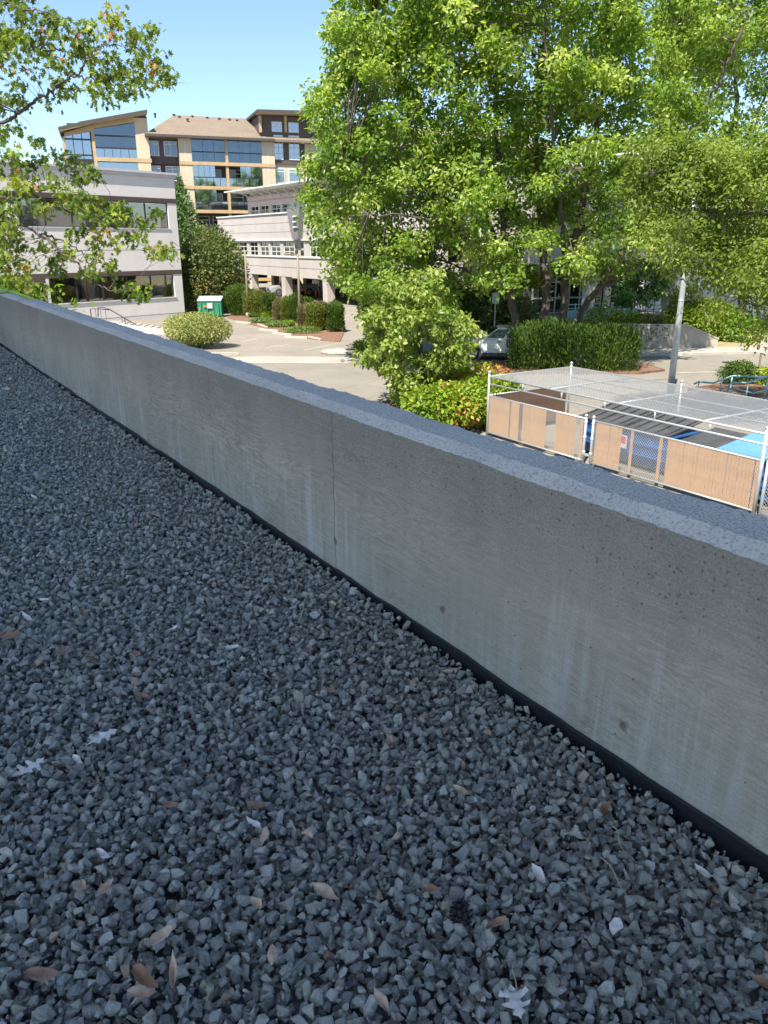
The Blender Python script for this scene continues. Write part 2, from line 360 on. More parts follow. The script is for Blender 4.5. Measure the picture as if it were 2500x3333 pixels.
# bug holes
vo = t.node('ShaderNodeTexVoronoi'); vo.inputs['Scale'].default_value = 26; t.link(v, vo.inputs['Vector'])
cellr = t.node('ShaderNodeSeparateColor'); t.link(vo.outputs['Color'], cellr.inputs[0])
hole = t.math('MULTIPLY', t.ramp(vo.outputs['Distance'], [(0.055, 1.0), (0.10, 0.0)]), t.ramp(cellr.outputs[0], [(0.80, 0.0), (0.84, 1.0)]))
vo2 = t.node('ShaderNodeTexVoronoi'); vo2.inputs['Scale'].default_value = 62; t.link(v, vo2.inputs['Vector'])
c2r = t.node('ShaderNodeSeparateColor'); t.link(vo2.outputs['Color'], c2r.inputs[0])
hole2 = t.math('MULTIPLY', t.math('MULTIPLY', t.ramp(vo2.outputs['Distance'], [(0.13, 1.0), (0.30, 0.0)]), t.ramp(c2r.outputs[1], [(0.70, 0.0), (0.9, 0.8)])), t.ramp(topm, [(0.15, 0.06), (0.8, 1.0)]))
holes = t.math('MAXIMUM', hole, hole2)
# cracks and spalled tie holes
def crack(u0, slope, zlo, zhi, width, amp, seedz):
    nn = t.noise(t.coords('Object', (0.01, 1, 1)), 7.0 + seedz, 6, 0.7); 
    c = t.math('ADD', t.math('SUBTRACT', X_, u0), t.math('MULTIPLY', t.math('SUBTRACT', Z_, 0.4), slope))
    c = t.math('ADD', c, t.math('MULTIPLY', t.math('SUBTRACT', nn, 0.5), amp))
    d = t.math('ABSOLUTE', c); m = t.math('LESS_THAN', d, width)
    return t.math('MULTIPLY', m, t.math('MULTIPLY', t.math('GREATER_THAN', Z_, zlo), t.math('LESS_THAN', Z_, zhi)))
uca, zca = wall_uz(1078, 1336); ucb, zcb = wall_uz(1095, 1850); uc2, _ = wall_uz(690, 1400); uc3, _ = wall_uz(745, 1400)
slope1 = -(uca - ucb) / (zca - zcb)
cr1 = crack((uca + ucb) / 2, slope1, -0.1, 0.737, 0.0022, 0.10, 0.3)
cr2 = crack(uc2, 0.0, 0.42, 0.737, 0.0024, 0.06, 1.7); cr3 = crack(uc2 + 0.02, 0.0, -0.1, 0.30, 0.003, 0.09, 2.1)
cracks = t.math('MAXIMUM', cr1, t.math('MAXIMUM', cr2, cr3))
spall = None
nsp = t.noise(v, 45, 4, 0.7)
for (px, py, r) in ((1440, 1985, 0.019), (2030, 2362, 0.019), (1092, 1762, 0.022)):
    u_, z_ = wall_uz(px, py)
    dx = t.math('SUBTRACT', X_, u_); dz = t.math('SUBTRACT', Z_, z_)
    d = t.math('SQRT', t.math('ADD', t.math('MULTIPLY', dx, dx), t.math('MULTIPLY', dz, dz)))
    d = t.math('ADD', d, t.math('MULTIPLY', t.math('SUBTRACT', nsp, 0.5), 0.05))
    m = t.ramp(t.math('MULTIPLY', d, 1 / r), [(0.35, 1.0), (1.0, 0.0)])
    spall = m if spall is None else t.math('MAXIMUM', spall, m)
dark = t.math('MAXIMUM', t.math('MAXIMUM', holes, cracks), t.math('MULTIPLY', spall, 0.75))
base = t.mix(t.math('MULTIPLY', dark, 0.85), base, (0.03, 0.03, 0.03))
base = t.mix(t.ramp(n_fine, [(0.35, 0.0), (0.70, 0.42)]), base, (0.36, 0.36, 0.35), 'MULTIPLY') if False else t.mix(t.math('MULTIPLY', t.ramp(n_fine, [(0.40, 0.9), (0.58, 0.0)]), t.math('ADD', t.math('MULTIPLY', topm, 0.65), 0.3)), base, (0.17, 0.165, 0.145))
t.base(base); t.set(Roughness=0.85, Specular_IOR_Level=0.3)
hgt = t.math('ADD', t.math('MULTIPLY', grain, 0.35), t.math('MULTIPLY', n_fine, t.math('ADD', t.math('MULTIPLY', topm, 1.0), 0.25)))
hgt = t.math('SUBTRACT', hgt, t.math('MULTIPLY', dark, 1.6))
t.bump(hgt, 0.55, 0.004); M['parapet'] = t.m
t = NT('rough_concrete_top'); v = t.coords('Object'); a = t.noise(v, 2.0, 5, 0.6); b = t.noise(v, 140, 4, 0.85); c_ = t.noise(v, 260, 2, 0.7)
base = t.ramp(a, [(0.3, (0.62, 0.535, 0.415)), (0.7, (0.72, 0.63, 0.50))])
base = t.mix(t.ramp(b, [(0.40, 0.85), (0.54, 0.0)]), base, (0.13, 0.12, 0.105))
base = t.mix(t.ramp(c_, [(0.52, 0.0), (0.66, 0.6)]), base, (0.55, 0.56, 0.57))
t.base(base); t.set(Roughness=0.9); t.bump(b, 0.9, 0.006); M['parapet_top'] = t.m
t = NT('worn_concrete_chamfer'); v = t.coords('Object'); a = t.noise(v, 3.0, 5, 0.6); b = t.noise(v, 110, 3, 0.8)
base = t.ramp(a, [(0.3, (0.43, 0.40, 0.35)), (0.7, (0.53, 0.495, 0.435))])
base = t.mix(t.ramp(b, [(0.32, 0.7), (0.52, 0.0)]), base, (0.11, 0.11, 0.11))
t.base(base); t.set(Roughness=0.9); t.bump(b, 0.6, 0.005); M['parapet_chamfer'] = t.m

proot = empty('parapet_wall', O_R, RZ_R, 'long grey board-formed concrete parapet with chamfered top beside the gravel', 'wall')
def parapet_mesh(L0, L1, step, seed):
    r = np.random.default_rng(seed); xs = np.arange(L0, L1 + 1e-6, step); n = len(xs)
    prof = [(0.0, -0.06), (0.0, 0.10), (0.0, 0.35), (0.0, 0.60), (0.0, 0.737), (-0.036, 0.770), (-0.11, 0.772), (-0.178, 0.770), (-0.182, 0.70), (-0.182, -0.30)]
    k = len(prof); V = np.zeros((n, k, 3)); V[:, :, 0] = xs[:, None]
    for j, (y, z) in enumerate(prof): V[:, j, 1] = y; V[:, j, 2] = z
    sm = lambda a, w: np.convolve(a, np.ones(w) / w, 'same')
    for j, am in ((4, 0.0024), (5, 0.0026), (7, 0.005)):
        e = r.normal(0, 1, n) * 0.6 + sm(r.normal(0, 3, n), 9); V[:, j, 2] += e * am * 0.6; V[:, j, 1] += r.normal(0, 1, n) * am * 0.5
    V[:, 6, 2] += r.normal(0, 0.0015, n)
    V[:, 1:4, 1] += sm(r.normal(0, 0.004, n), 31)[:, None]
    F = []; mi = []
    for i in range(n - 1):
        for j in range(k - 1):
            F.append((i * k + j, i * k + j + 1, (i + 1) * k + j + 1, (i + 1) * k + j)); mi.append(1 if j in (5, 6) else 2 if j == 4 else 0)
    F += [tuple(range(k - 1, -1, -1)), tuple((n - 1) * k + j for j in range(k))]; mi += [0, 0]
    me = bpy.data.meshes.new('parapet'); me.from_pydata(V.reshape(-1, 3).tolist(), [], F)
    for mname in ('parapet', 'parapet_top', 'parapet_chamfer'): me.materials.append(M[mname])
    me.polygons.foreach_set('material_index', mi); me.update(); return me
link_mesh('wall_run', parapet_mesh(U0, U1, 0.02, 3), None, proot)
rw = link_mesh('wall_return', parapet_mesh(0.0, VIN - 0.02, 0.04, 5), None, proot)
rw.location = (U1 + 0.0, 0.0, 0.0005); rw.rotation_euler = (0, 0, math.pi / 2)
# the black membrane upstand along the foot of the wall
r_ = np.random.default_rng(9); xs = np.arange(U0, U1, 0.04); n = len(xs)
sm = lambda a, w: np.convolve(a, np.ones(w) / w, 'same')
hh = 0.036 + sm(r_.normal(0, 0.004, n), 5) + sm(r_.normal(0, 0.014, n), 25); hh = np.clip(hh, 0.028, 0.046)
oo = 0.006 + np.abs(sm(r_.normal(0, 0.004, n), 7))
mb = MB(); rings = [[(x, 0.003, -0.05), (x, oo[i] + 0.004, -0.05), (x, oo[i] + 0.004, hh[i] - 0.004), (x, 0.003, hh[i])] for i, x in enumerate(xs)]
mb.loft(rings); mb.build('base_flashing', plain('black_flashing', (0.014, 0.015, 0.018), 0.55, 0.4, 10), proot, fix=True)
tag(proot.children[-1], 'black membrane upstand along the foot of the wall')

# --- garden hose over the far corner of the parapet
hp = [onz(-70, 985, 0.80), onz(-35, 963, 0.83), onz(0, 953, 0.85), onz(25, 949, 0.855), onz(50, 953, 0.845), onz(70, 961, 0.82)]
e = R2W(uv(hp[-1])[0] - 0.03, -0.215, 0.70); hp += [(hp[-1] + e) / 2 + np.array([0, 0, 0.02]), e, e + np.array([0.01, 0.02, -0.5]), e + np.array([0.03, 0.0, -1.3])]
hp = np.array(hp); tt = np.linspace(0, len(hp) - 1, 60); hs_ = np.array([np.interp(tt, np.arange(len(hp)), hp[:, k]) for k in range(3)]).T
for _ in range(3): hs_[1:-1] = (hs_[:-2] + 2 * hs_[1:-1] + hs_[2:]) / 4
t = NT('lime_hose'); t.base((0.33, 0.50, 0.06)); t.set(Roughness=0.4)
tag(MB().tube(hs_, 0.019, 10).build('garden_hose', t.m, None, True), 'lime green garden hose looped over the corner of the parapet', 'hose')

# --- gravel: crushed stones, two loose layers, instanced on points
t = NT('crushed_basalt'); oi = t.node('ShaderNodeObjectInfo'); v = t.coords('Object')
nn = t.node('ShaderNodeTexNoise', noise_dimensions='4D'); nn.inputs['Scale'].default_value = 1.6; nn.inputs['Detail'].default_value = 6; nn.inputs['Roughness'].default_value = 0.7
t.link(v, nn.inputs['Vector']); t.link(t.math('MULTIPLY', oi.outputs['Random'], 50.0), nn.inputs['W'])
c = t.ramp(oi.outputs['Random'], [(0.0, (0.088, 0.084, 0.068)), (0.08, (0.332, 0.317, 0.255)), (0.16, (0.146, 0.142, 0.115)), (0.25, (0.509, 0.481, 0.383)), (0.34, (0.195, 0.188, 0.148)), (0.43, (0.392, 0.377, 0.299)), (0.52, (0.107, 0.105, 0.086)), (0.61, (0.439, 0.417, 0.311)), (0.70, (0.234, 0.230, 0.172)), (0.78, (0.538, 0.510, 0.416)), (0.85, (0.156, 0.151, 0.120)), (0.91, (0.371, 0.358, 0.271)), (0.95, (0.538, 0.510, 0.427)), (0.98, (0.410, 0.321, 0.192)), (1.0, (0.450, 0.275, 0.151))], 'LINEAR')
c = t.mix(t.ramp(nn.outputs[0], [(0.42, 0.0), (0.72, 0.55)]), c, (0.44, 0.44, 0.40)); c = t.mix(t.ramp(nn.outputs[0], [(0.25, 0.45), (0.42, 0.0)]), c, (0.08, 0.08, 0.073))
t.base(c); t.set(Roughness=0.40, Specular_IOR_Level=0.95); t.bump(nn.outputs[0], 0.5, 0.15); M['gravel'] = t.m
rockcol = bpy.data.collections.new('stone_shapes')
import bmesh
for i in range(16):
    r = np.random.default_rng(100 + i); bm = bmesh.new(); pts = r.normal(0, 1, (10 + i % 4, 3)); pts /= np.linalg.norm(pts, axis=1, keepdims=True)
    pts *= r.uniform(0.78, 1.12, (len(pts), 1)); pts *= np.array([1.0, r.uniform(0.66, 0.95), r.uniform(0.5, 0.85)]) * 0.5
    for p in pts: bm.verts.new(p)
    bmesh.ops.convex_hull(bm, input=bm.verts); 
    for vv in [q for q in bm.verts if not q.link_faces]: bm.verts.remove(vv)
    bmesh.ops.bevel(bm, geom=list(bm.edges), offset=0.014, segments=1, affect='EDGES')
    me = bpy.data.meshes.new('stone'); bm.to_mesh(me); bm.free(); me.materials.append(M['gravel'])
    rockcol.objects.link(bpy.data.objects.new('stone', me))
def grid_pts(step, u0, u1, v0, v1, jit, r):
    uu, vv = np.meshgrid(np.arange(u0, u1, step), np.arange(v0, v1, step * 0.92)); P = np.stack([uu.ravel(), vv.ravel()], 1)
    return P + r.uniform(-jit, jit, P.shape) * step
r = np.random.default_rng(21); LAY = []
for (step, z, smin, smax) in ((0.0210, -0.036, 0.024, 0.040), (0.0270, -0.018, 0.020, 0.046), (0.0330, 0.000, 0.014, 0.054), (0.030, -0.008, 0.007, 0.016)):
    P = grid_pts(step, U0 + 0.6, U1 - 0.03, 0.026, VIN - 0.02, 0.55, r)
    keep = (P[:, 1] > 0.022); P = P[keep]; n = len(P)
    lump = 0.006 * np.sin(P[:, 0] * 5.1 + np.sin(P[:, 1] * 3) * 2) + 0.005 * np.sin(P[:, 1] * 7.3 + P[:, 0] * 2.2)
    rise = 0.010 * np.clip(1 - (P[:, 1] - 0.03) / 0.12, 0, 1)
    s = smin + (smax - smin) * r.beta(2.0, 2.6, n)
    LAY.append((np.stack([P[:, 0], P[:, 1], z + lump + rise + r.normal(0, 0.0045, n)], 1), s))
pos = np.concatenate([a for a, b in LAY]); scl = np.concatenate([b for a, b in LAY]); NST = len(pos)
rot = np.stack([r.normal(0, 0.85, NST), r.normal(0, 0.85, NST), r.uniform(0, 6.283, NST)], 1)
me = bpy.data.meshes.new('gravel_points'); me.vertices.add(NST); me.vertices.foreach_set('co', pos.astype(np.float32).ravel())
a = me.attributes.new('scl', 'FLOAT', 'POINT'); a.data.foreach_set('value', scl.astype(np.float32))
a = me.attributes.new('rotv', 'FLOAT_VECTOR', 'POINT'); a.data.foreach_set('vector', rot.astype(np.float32).ravel())
a = me.attributes.new('pick', 'INT', 'POINT'); a.data.foreach_set('value', r.integers(0, 16, NST).astype(np.int32))
me.materials.append(M['gravel'])
gravel = link_mesh('gravel', me); gravel.location = tuple(O_R); gravel.rotation_euler = (0, 0, RZ_R)
tag(gravel, 'loose blue-grey crushed stone gravel covering the flat roof', 'gravel', kind='stuff')
ng = bpy.data.node_groups.new('scatter_stones', 'GeometryNodeTree')
ng.interface.new_socket('Geometry', in_out='INPUT', socket_type='NodeSocketGeometry'); ng.interface.new_socket('Geometry', in_out='OUTPUT', socket_type='NodeSocketGeometry')
gi = ng.nodes.new('NodeGroupInput'); go = ng.nodes.new('NodeGroupOutput'); iop = ng.nodes.new('GeometryNodeInstanceOnPoints')
ci = ng.nodes.new('GeometryNodeCollectionInfo'); ci.inputs[0].default_value = rockcol; ci.inputs['Separate Children'].default_value = True; ci.inputs['Reset Children'].default_value = True
def na(nm, ty):
    q = ng.nodes.new('GeometryNodeInputNamedAttribute'); q.data_type = ty; q.inputs[0].default_value = nm; return q.outputs[0]
e2r = ng.nodes.new('FunctionNodeEulerToRotation')
ng.links.new(gi.outputs[0], iop.inputs['Points']); ng.links.new(ci.outputs[0], iop.inputs['Instance']); iop.inputs['Pick Instance'].default_value = True
ng.links.new(na('pick', 'INT'), iop.inputs['Instance Index']); ng.links.new(na('rotv', 'FLOAT_VECTOR'), e2r.inputs[0]); ng.links.new(e2r.outputs[0], iop.inputs['Rotation'])
ng.links.new(na('scl', 'FLOAT'), iop.inputs['Scale']); ng.links.new(iop.outputs[0], go.inputs[0])
md = gravel.modifiers.new('scatter', 'NODES'); md.node_group = ng

# --- the building we stand on: lower storey under the roof, an added unseen slab that shades the gravel, an added deck for bounced light
host = empty('clinic_building', R2W(0, 0, GZ), RZ_R, 'grey rendered building under the gravel roof with an added unseen sun-blocking slab and pale bounce deck beside it', 'building')
H0 = -GZ; HC = H0 + 11.0
wallm = plain('grey_render', (0.45, 0.44, 0.43), 0.85, 0.06, 0.8, grime=0.1)
MB().box(U0 - 3, U1 + 0.18, -0.178, VIN + 7, 0.0, H0 - 0.302).build('lower_wall', wallm, host)
MB().box(U0 - 3, U1 + 0.18, VIN + .16, VIN + 7, H0 - 0.299, H0 - 0.04).build('bounce_deck', plain('pale_bounce_paving', (0.60, 0.58, 0.54), 0.85, 0.08, 1.5), host)  # pale surface added out of view to bounce sunlight onto the parapet
MB().box(U0 - 3, U1 + 0.18, VIN + .003, VIN + .157, H0 - 0.299, H0 + 0.05).build('gravel_edging', wallm, host)
MB().box(U0 - 3.2, U1 - 1.4, 5.05, 8.3, HC, HC + .22).build('sun_blocker', M['white'], host); MB().box(U0 - 3.2, U1 - 1.4, 5.02, 5.047, HC - .08, HC + .25).build('sun_blocker_fascia', M['capmetal'], host)  # unseen slab added only to keep the sun off gravel and parapet
for k in range(1, 5): MB().box(U0 + .3 + k * 3.3, U0 + .45 + k * 3.3, 7.9, 8.05, H0 - .039, HC - .001).build('sun_blocker_post', M['white'], host)

# ================================================================== GROUND
def flat(name, poly, z, mat, label, cat, kind='structure', thick=0.3):
    o = MB().prism_z([(p[0], p[1]) for p in poly], GZ + z - thick, GZ + z).build(name, mat, None, fix=True)
    return tag(o, label, cat, kind=kind)
g = MB().add([(-900, -700, GZ), (900, -700, GZ), (900, 1600, GZ), (-900, 1600, GZ)], [(0, 1, 2, 3)]).build('ground', M['asphalt'])
tag(g, 'pale aged asphalt of the car park and ground around', 'ground', kind='structure')
# the street crossing behind the hedge
kb = [(-60, 31.5), (0, 38.59), (13.08, 41.14), (20.75, 42.34), (90, 52)]
road_far = [(-60, 34.2), (-5.3, 38.45), (0.5, 38.75), (6, 39.9), (13.08, 41.14), (20.75, 42.34), (90, 52)]
road_near = [(90, 37.5), (20.5, 32.6), (13.4, 31.6), (10.8, 31.6), (2.6, 26.0), (-3, 23.5), (-60, 17.0)]
rd = MB().add([(p[0], p[1], GZ + 0.004) for p in road_far + road_near], [tuple(range(len(road_far) + len(road_near)))]).build('road', M['road'], None, fix=True)
tag(rd, 'pale grey asphalt street crossing behind the hedge', 'road', kind='structure')
flat('pavement', [(11.8, 41.0), (13.08, 41.26), (20.75, 42.46), (60, 48.0), (60, 50.6), (20.75, 44.4), (15.0, 43.2), (11.0, 42.6)], 0.12, M['sidewalk'], 'pale concrete pavement along the far side of the street', 'pavement')
flat('kerb', [(11.6, 40.72), (13.08, 41.0), (20.75, 42.2), (60, 47.8), (60, 47.99), (20.75, 42.455), (13.08, 41.255), (11.6, 40.985)], 0.125, M['kerb'], 'weathered concrete kerb edging the far pavement', 'kerb')
gp = [(G(*z4(x, y))) for x, y in ((60, 1712), (420, 1690), (1000, 1690), (1440, 1700), (1440, 1750), (1000, 1752), (420, 1752), (60, 1760))]
ap = MB().add([(p[0], p[1], GZ + 0.009) for p in gp], [tuple(range(8))]).build('driveway_apron', M['sidewalk'], None, fix=True); tag(ap, 'pale concrete apron where the car park meets the street', 'driveway', kind='structure')
# verge of dry grass behind the pavement
flat('verge', [(11.0, 42.61), (15.0, 43.21), (20.75, 44.41), (60, 50.61), (60, 70), (34, 60), (20, 51), (9, 50)], 0.10, M['drygrass'], 'dry grass verge behind the far pavement', 'verge')
flat('planting_bed', [G(*z4(x, y)) for x, y in ((250, 1345), (460, 1405), (620, 1442), (715, 1472), (835, 1505), (975, 1530), (1095, 1548), (1260, 1560), (1300, 1480), (1240, 1440), (900, 1380), (640, 1345), (420, 1310), (330, 1300))], 0.05, M['mulch'], 'brown bark mulch bed along the row of cedars', 'bed')
flat('planting_island', [(4.4, 35.4), (4.6, 38.2), (7.5, 38.9), (12.6, 38.6), (13.0, 36.0), (11.5, 35.1)], 0.10, M['mulch'], 'mulched planting island beneath the big tree and hedge', 'bed')
flat('shrub_bed', [(1.2, 24.6), (-0.6, 26.4), (0.2, 29.0), (2.6, 31.0), (4.9, 29.5), (5.6, 27.2), (3.4, 24.2)], 0.08, M['mulch'], 'mulched bed under the pale tree and the red-tipped shrubs', 'bed')
flat('garden_bed', [(12.9, 29.6), (12.2, 31.0), (14.5, 32.2), (24, 33.0), (24, 30.0)], 0.14, M['mulch'], 'brown bark mulch bed beside the teal handrails', 'bed')
def stripe(a, b, w, label, grp=None, z=0.013, name='road_line'):
    a = np.array(a)[:2]; b = np.array(b)[:2]; d = (b - a) / np.linalg.norm(b - a); s = np.array([-d[1], d[0]]) * w / 2
    o = MB().add([(*(a + s), GZ + z), (*(a - s), GZ + z), (*(b - s), GZ + z), (*(b + s), GZ + z)], [(0, 1, 2, 3)]).build(name, M['roadpaint'], None, fix=True)
    return tag(o, label, 'line', grp, 'structure')
stripe(G(2202, 1214), G(2700, 1205), 0.13, 'worn white edge line along the street')
for (a, b) in (((600, 1612), (820, 1578)), ((940, 1635), (1180, 1585)), ((1080, 1648), (1200, 1630)), ((380, 1560), (520, 1530))):
    stripe(G(*z4(*a)), G(*z4(*b)), 0.10, 'faded white parking bay line in the car park', 'parking bay lines', 0.012, 'bay_line')
mh = MB().lathe([(0.33, 0), (0.33, 0.012)], 20, tuple(G(2372, 1181) + np.array([0, 0, 0.006]))).build('manhole_cover', M['darkmetal']); tag(mh, 'dark round manhole cover in the street', 'manhole')

# ================================================================== BUILDINGS
class Facade:
    """a building front: local x along the front, local -y outward, z up from the street"""
    def __init__(self, name, P0, az_deg, label, cat='building', group=None):
        a = math.radians(az_deg); self.X = np.array([math.sin(a), math.cos(a), 0]); self.Y = np.array([-math.cos(a), math.sin(a), 0])
        self.P = np.array([P0[0], P0[1], GZ], float); self.root = empty(name, self.P, math.atan2(self.X[1], self.X[0]), label, cat, group)
    def L(self, px, py, off=0.0):
        d = ray(px, py); P1 = self.P - self.Y * off; k = ((P1 - Cv) @ self.Y) / (d @ self.Y); q = Cv + d * k - self.P
        return float(q @ self.X), float(q[2])
    def box(self, name, s0, s1, z0, z1_, o0, o1, mat, parent=None, bevel=0.0):
        """o0..o1 measured outward from the front plane"""
        return MB().box(s0, s1, -max(o0, o1), -min(o0, o1), z0, z1_).build(name, mat, parent or self.root, bevel=bevel)
    def window(self, s0, s1, z0, z1_, o, fm, gm, cols=1, rows=(), fw=0.06, dep=0.08, parent=None, back=None):
        """frame proud of its panes; the room behind is a dark box"""
        f = MB(); y1 = -o + dep
        f.box(s0, s1, -o, y1, z0, z0 + fw); f.box(s0, s1, -o, y1, z1_ - fw, z1_)
        f.box(s0, s0 + fw, -o, y1, z0 + fw + .001, z1_ - fw - .001); f.box(s1 - fw, s1, -o, y1, z0 + fw + .001, z1_ - fw - .001)
        ws = (s1 - s0) / cols
        for k in range(1, cols): f.box(s0 + k * ws - fw / 2, s0 + k * ws + fw / 2, -o + .002, y1, z0 + fw + .001, z1_ - fw - .001)
        for rz in rows:
            zz = z0 + (z1_ - z0) * rz; f.box(s0 + fw + .001, s1 - fw - .001, -o + .004, y1 - .004, zz - fw / 2, zz + fw / 2)
        w = f.build('window', fm, parent or self.root)
        for k in range(cols):
            MB().box(s0 + k * ws + (fw if k == 0 else fw / 2) + .001, s0 + (k + 1) * ws - (fw if k == cols - 1 else fw / 2) - .001, -o + dep * .45, -o + dep * .6, z0 + fw + .001, z1_ - fw - .001).build('pane', gm, w)
        return w
MBF = MB

# ------------------------------------------------------------------ left office block
F = Facade('office_building', G(603, 1029), 39.5, 'pale mauve stucco office block with brown bands over its ribbon windows')
RT = F.root; s_l = -26.0
zc, zl, zb1t, zb1b, zw1b = 10.72, 10.34, 8.88, 8.55, 6.70
zj, zb2t, zb2b, zw2b = 5.13, 3.62, 3.30, 1.56
F.box('upper_wall', s_l, 0, zb1t, zl - .003, 0, -12, M['stucco'])
F.box('roof_cap', s_l - .1, 0.12, zl, zc - 0.16, 0.10, -12.1, M['capmetal']); F.box('roof_cap', s_l - .16, 0.2, zc - 0.157, zc, 0.18, -12.2, M['capmetal'])
F.box('brown_band', s_l, 0.02, zb1b, zb1t - .003, 0.03, -0.4, M['brownband'])
F.box('middle_wall', s_l, 0, zb2t, zj - .03, 0, -12, M['stucco']); F.box('middle_wall', s_l, 0, zj + .03, zw1b, 0, -12, M['stucco']); F.box('joint', s_l, -.02, zj - .03, zj + .03, -0.05, -11.9, M['stucco_trim'])
F.box('brown_band', s_l, 0.02, zb2b, zb2t - .003, 0.03, -0.4, M['brownband'])
F.box('lower_wall', s_l, 0, 0.32, zw2b, 0, -12, M['stucco']); F.box('plinth', s_l, 0.0, -0.6, 0.25, 0.0, -12, M['stucco_trim']); F.box('joint', s_l, -.02, 0.25, 0.32, -0.05, -11.9, M['stucco_trim'])
for (z0, z1_) in ((zw1b, zb1b - .003), (zw2b, zb2b - .003)):
    F.box('pier', -0.80, 0, z0 + .001, z1_, 0.0, -12, M['stucco']); F.box('room', s_l, -0.805, z0, z1_, -2.4, -2.6, M['room']); F.box('room_floor', s_l, -0.81, z0 - .06, z0 - .004, -0.3, -2.4, M['room'])
F.box('pier', -13.6, -12.86, zw1b + .001, zb1b - .003, 0.0, -0.5, M['stucco']); F.box('pier', -11.50, -11.27, zw2b + .001, zb2b - .003, 0.02, -0.4, M['white'])
for k in range(6): F.window(-12.855 + k * 2.008, -12.855 + (k + 1) * 2.008, zw1b + .002, zb1b - .004, -0.10, M['darkmetal'], M['glass_clear'], fw=0.05)
for k in range(6): F.window(-13.61 - (k + 1) * 2.0, -13.61 - k * 2.0, zw1b + .002, zb1b - .004, -0.10, M['darkmetal'], M['glass_clear'], fw=0.05)
for k in range(5): F.window(-11.265 + k * 2.092, -11.265 + (k + 1) * 2.092, zw2b + .002, zb2b - .004, -0.10, M['darkmetal'], M['glass_clear'], fw=0.05)
for k in range(4): F.window(-14.0 - (k + 1) * 2.2, -14.0 - k * 2.2, zw2b + .002, zb2b - .004, -0.10, M['darkmetal'], M['glass_clear'], fw=0.05)
F.box('window_sill', -11.265, -0.70, zw2b - .06, zw2b + .0, 0.06, -0.05, M['white']); F.box('window_sill', -12.86, -0.70, zw1b - .06, zw1b + .0, 0.05, -0.05, M['stucco_trim'])
# blinds, curtains
for (a, b, m_) in ((-8.6, -8.05, 'curtain'), (-8.0, -7.2, 'blind'), (-7.15, -5.75, 'curtain'), (-11.1, -10.6, 'curtain')):
    mb = MB(); n = 14; top = [(a + (b - a) * i / n, -0.0) for i in range(n + 1)]
    vv = [(x, 0.42 + 0.05 * (i % 2), z) for z in (zw2b + .02, zb2b - .06) for i, (x, _) in enumerate(top)]
    mb.add(vv, [(i, i + 1, n + 2 + i, n + 1 + i) for i in range(n)]); o = mb.build('curtain', M[m_], RT)
for (a, b) in ((-12.7, -11.0), (-10.8, -9.0), (-8.8, -7.0)):
    mb = MB(); 
    for i in range(20): mb.box(a, b, 0.35, 0.39, zw1b + .05 + i * .088, zw1b + .05 + i * .088 + .05)
    mb.build('window_blind', M['blind'], RT)
# glazed door left of the lower windows
fd = MB()
for (a, b, c_, d_) in ((-13.9, -13.78, 0.3, 3.29), (-11.72, -11.6, 0.3, 3.29), (-12.8, -12.7, 0.3, 3.0), (-13.78, -11.72, 3.0, 3.29), (-13.78, -11.72, 0.3, 0.5)): fd.box(a, b, -.06, .05, c_, d_)
dr = fd.build('door_frame', M['brownband'], RT); MB().box(-13.78, -11.72, 0.0, .02, 0.5, 3.0).build('pane', M['glass_clear'], dr)

# black handrail of the outside steps in front of the block
hr = empty('stair_railing', (0, 0, 0), 0, 'black metal stair handrail with thin balusters in front of the mauve block', 'railing')
Yr = 52.0
def q7(x, y, Y=Yr): return aty(*z7(x, y), Y)
P1, P2, P3, P4, P5 = q7(697, 1200), q7(757, 1200), q7(800, 1187), q7(850, 1205), q7(1260, 1445)
ext = P5 + (P5 - P4) * 0.25
MB().tube([P1 - np.array([0, 0, 0.9]), P1, q7(757, 1198), q7(850, 1207)], 0.028, 8).build('rail', M['darkmetal'], hr, True)
MB().tube([q7(757, 1260), q7(757, 1190), P3, P4, P5, ext], 0.034, 8).build('rail', M['darkmetal'], hr, True)
for i in range(24):
    f_ = i / 23; p = P4 + (ext - P4) * f_ if i > 3 else P1 + (P4 - P1) * (i / 4); o_ = MB().bar(p, p - np.array([0, 0, 0.95]), 0.05 if i % 5 == 0 else 0.022).build('post' if i % 5 == 0 else 'baluster', M['darkmetal'], hr)
# the steps and landing it guards
stp = empty('outside_steps', P1 - np.array([0, 0, 0]), 0, 'concrete steps with the black handrail in front of the mauve block', 'steps')
stp.location = (0, 0, 0); hz0 = P1[2] - 0.93; n = 10; drop = (hz0 - GZ) / n
MB().box(P1[0] - 4.0, P4[0] + .2, Yr - .1, Yr + 2.0, GZ - .2, hz0).build('landing', M['concrete'], stp)
for i in range(n):
    x0 = P4[0] + .2 + (ext[0] - P4[0]) * i / n; MB().box(x0 + .001, x0 + (ext[0] - P4[0]) / n, Yr - .1, Yr + 2.0, GZ - .2, hz0 - drop * (i + 1) + .02).build('step', M['concrete'], stp)

MB().prism_y([(P4[0] + .2, GZ - .2), (P4[0] + .2, hz0 + .02), (P4[0] + .3, hz0 + .06), (ext[0] + .3, GZ + .12), (ext[0] + .3, GZ - .2)], Yr - .32, Yr - .104).build('stringer', M['stucco'], stp, fix=True)
MB().box(P1[0] - 4.0, P4[0] + .197, Yr - .32, Yr - .104, GZ - .2, hz0 + .04).build('stringer', M['stucco'], stp)
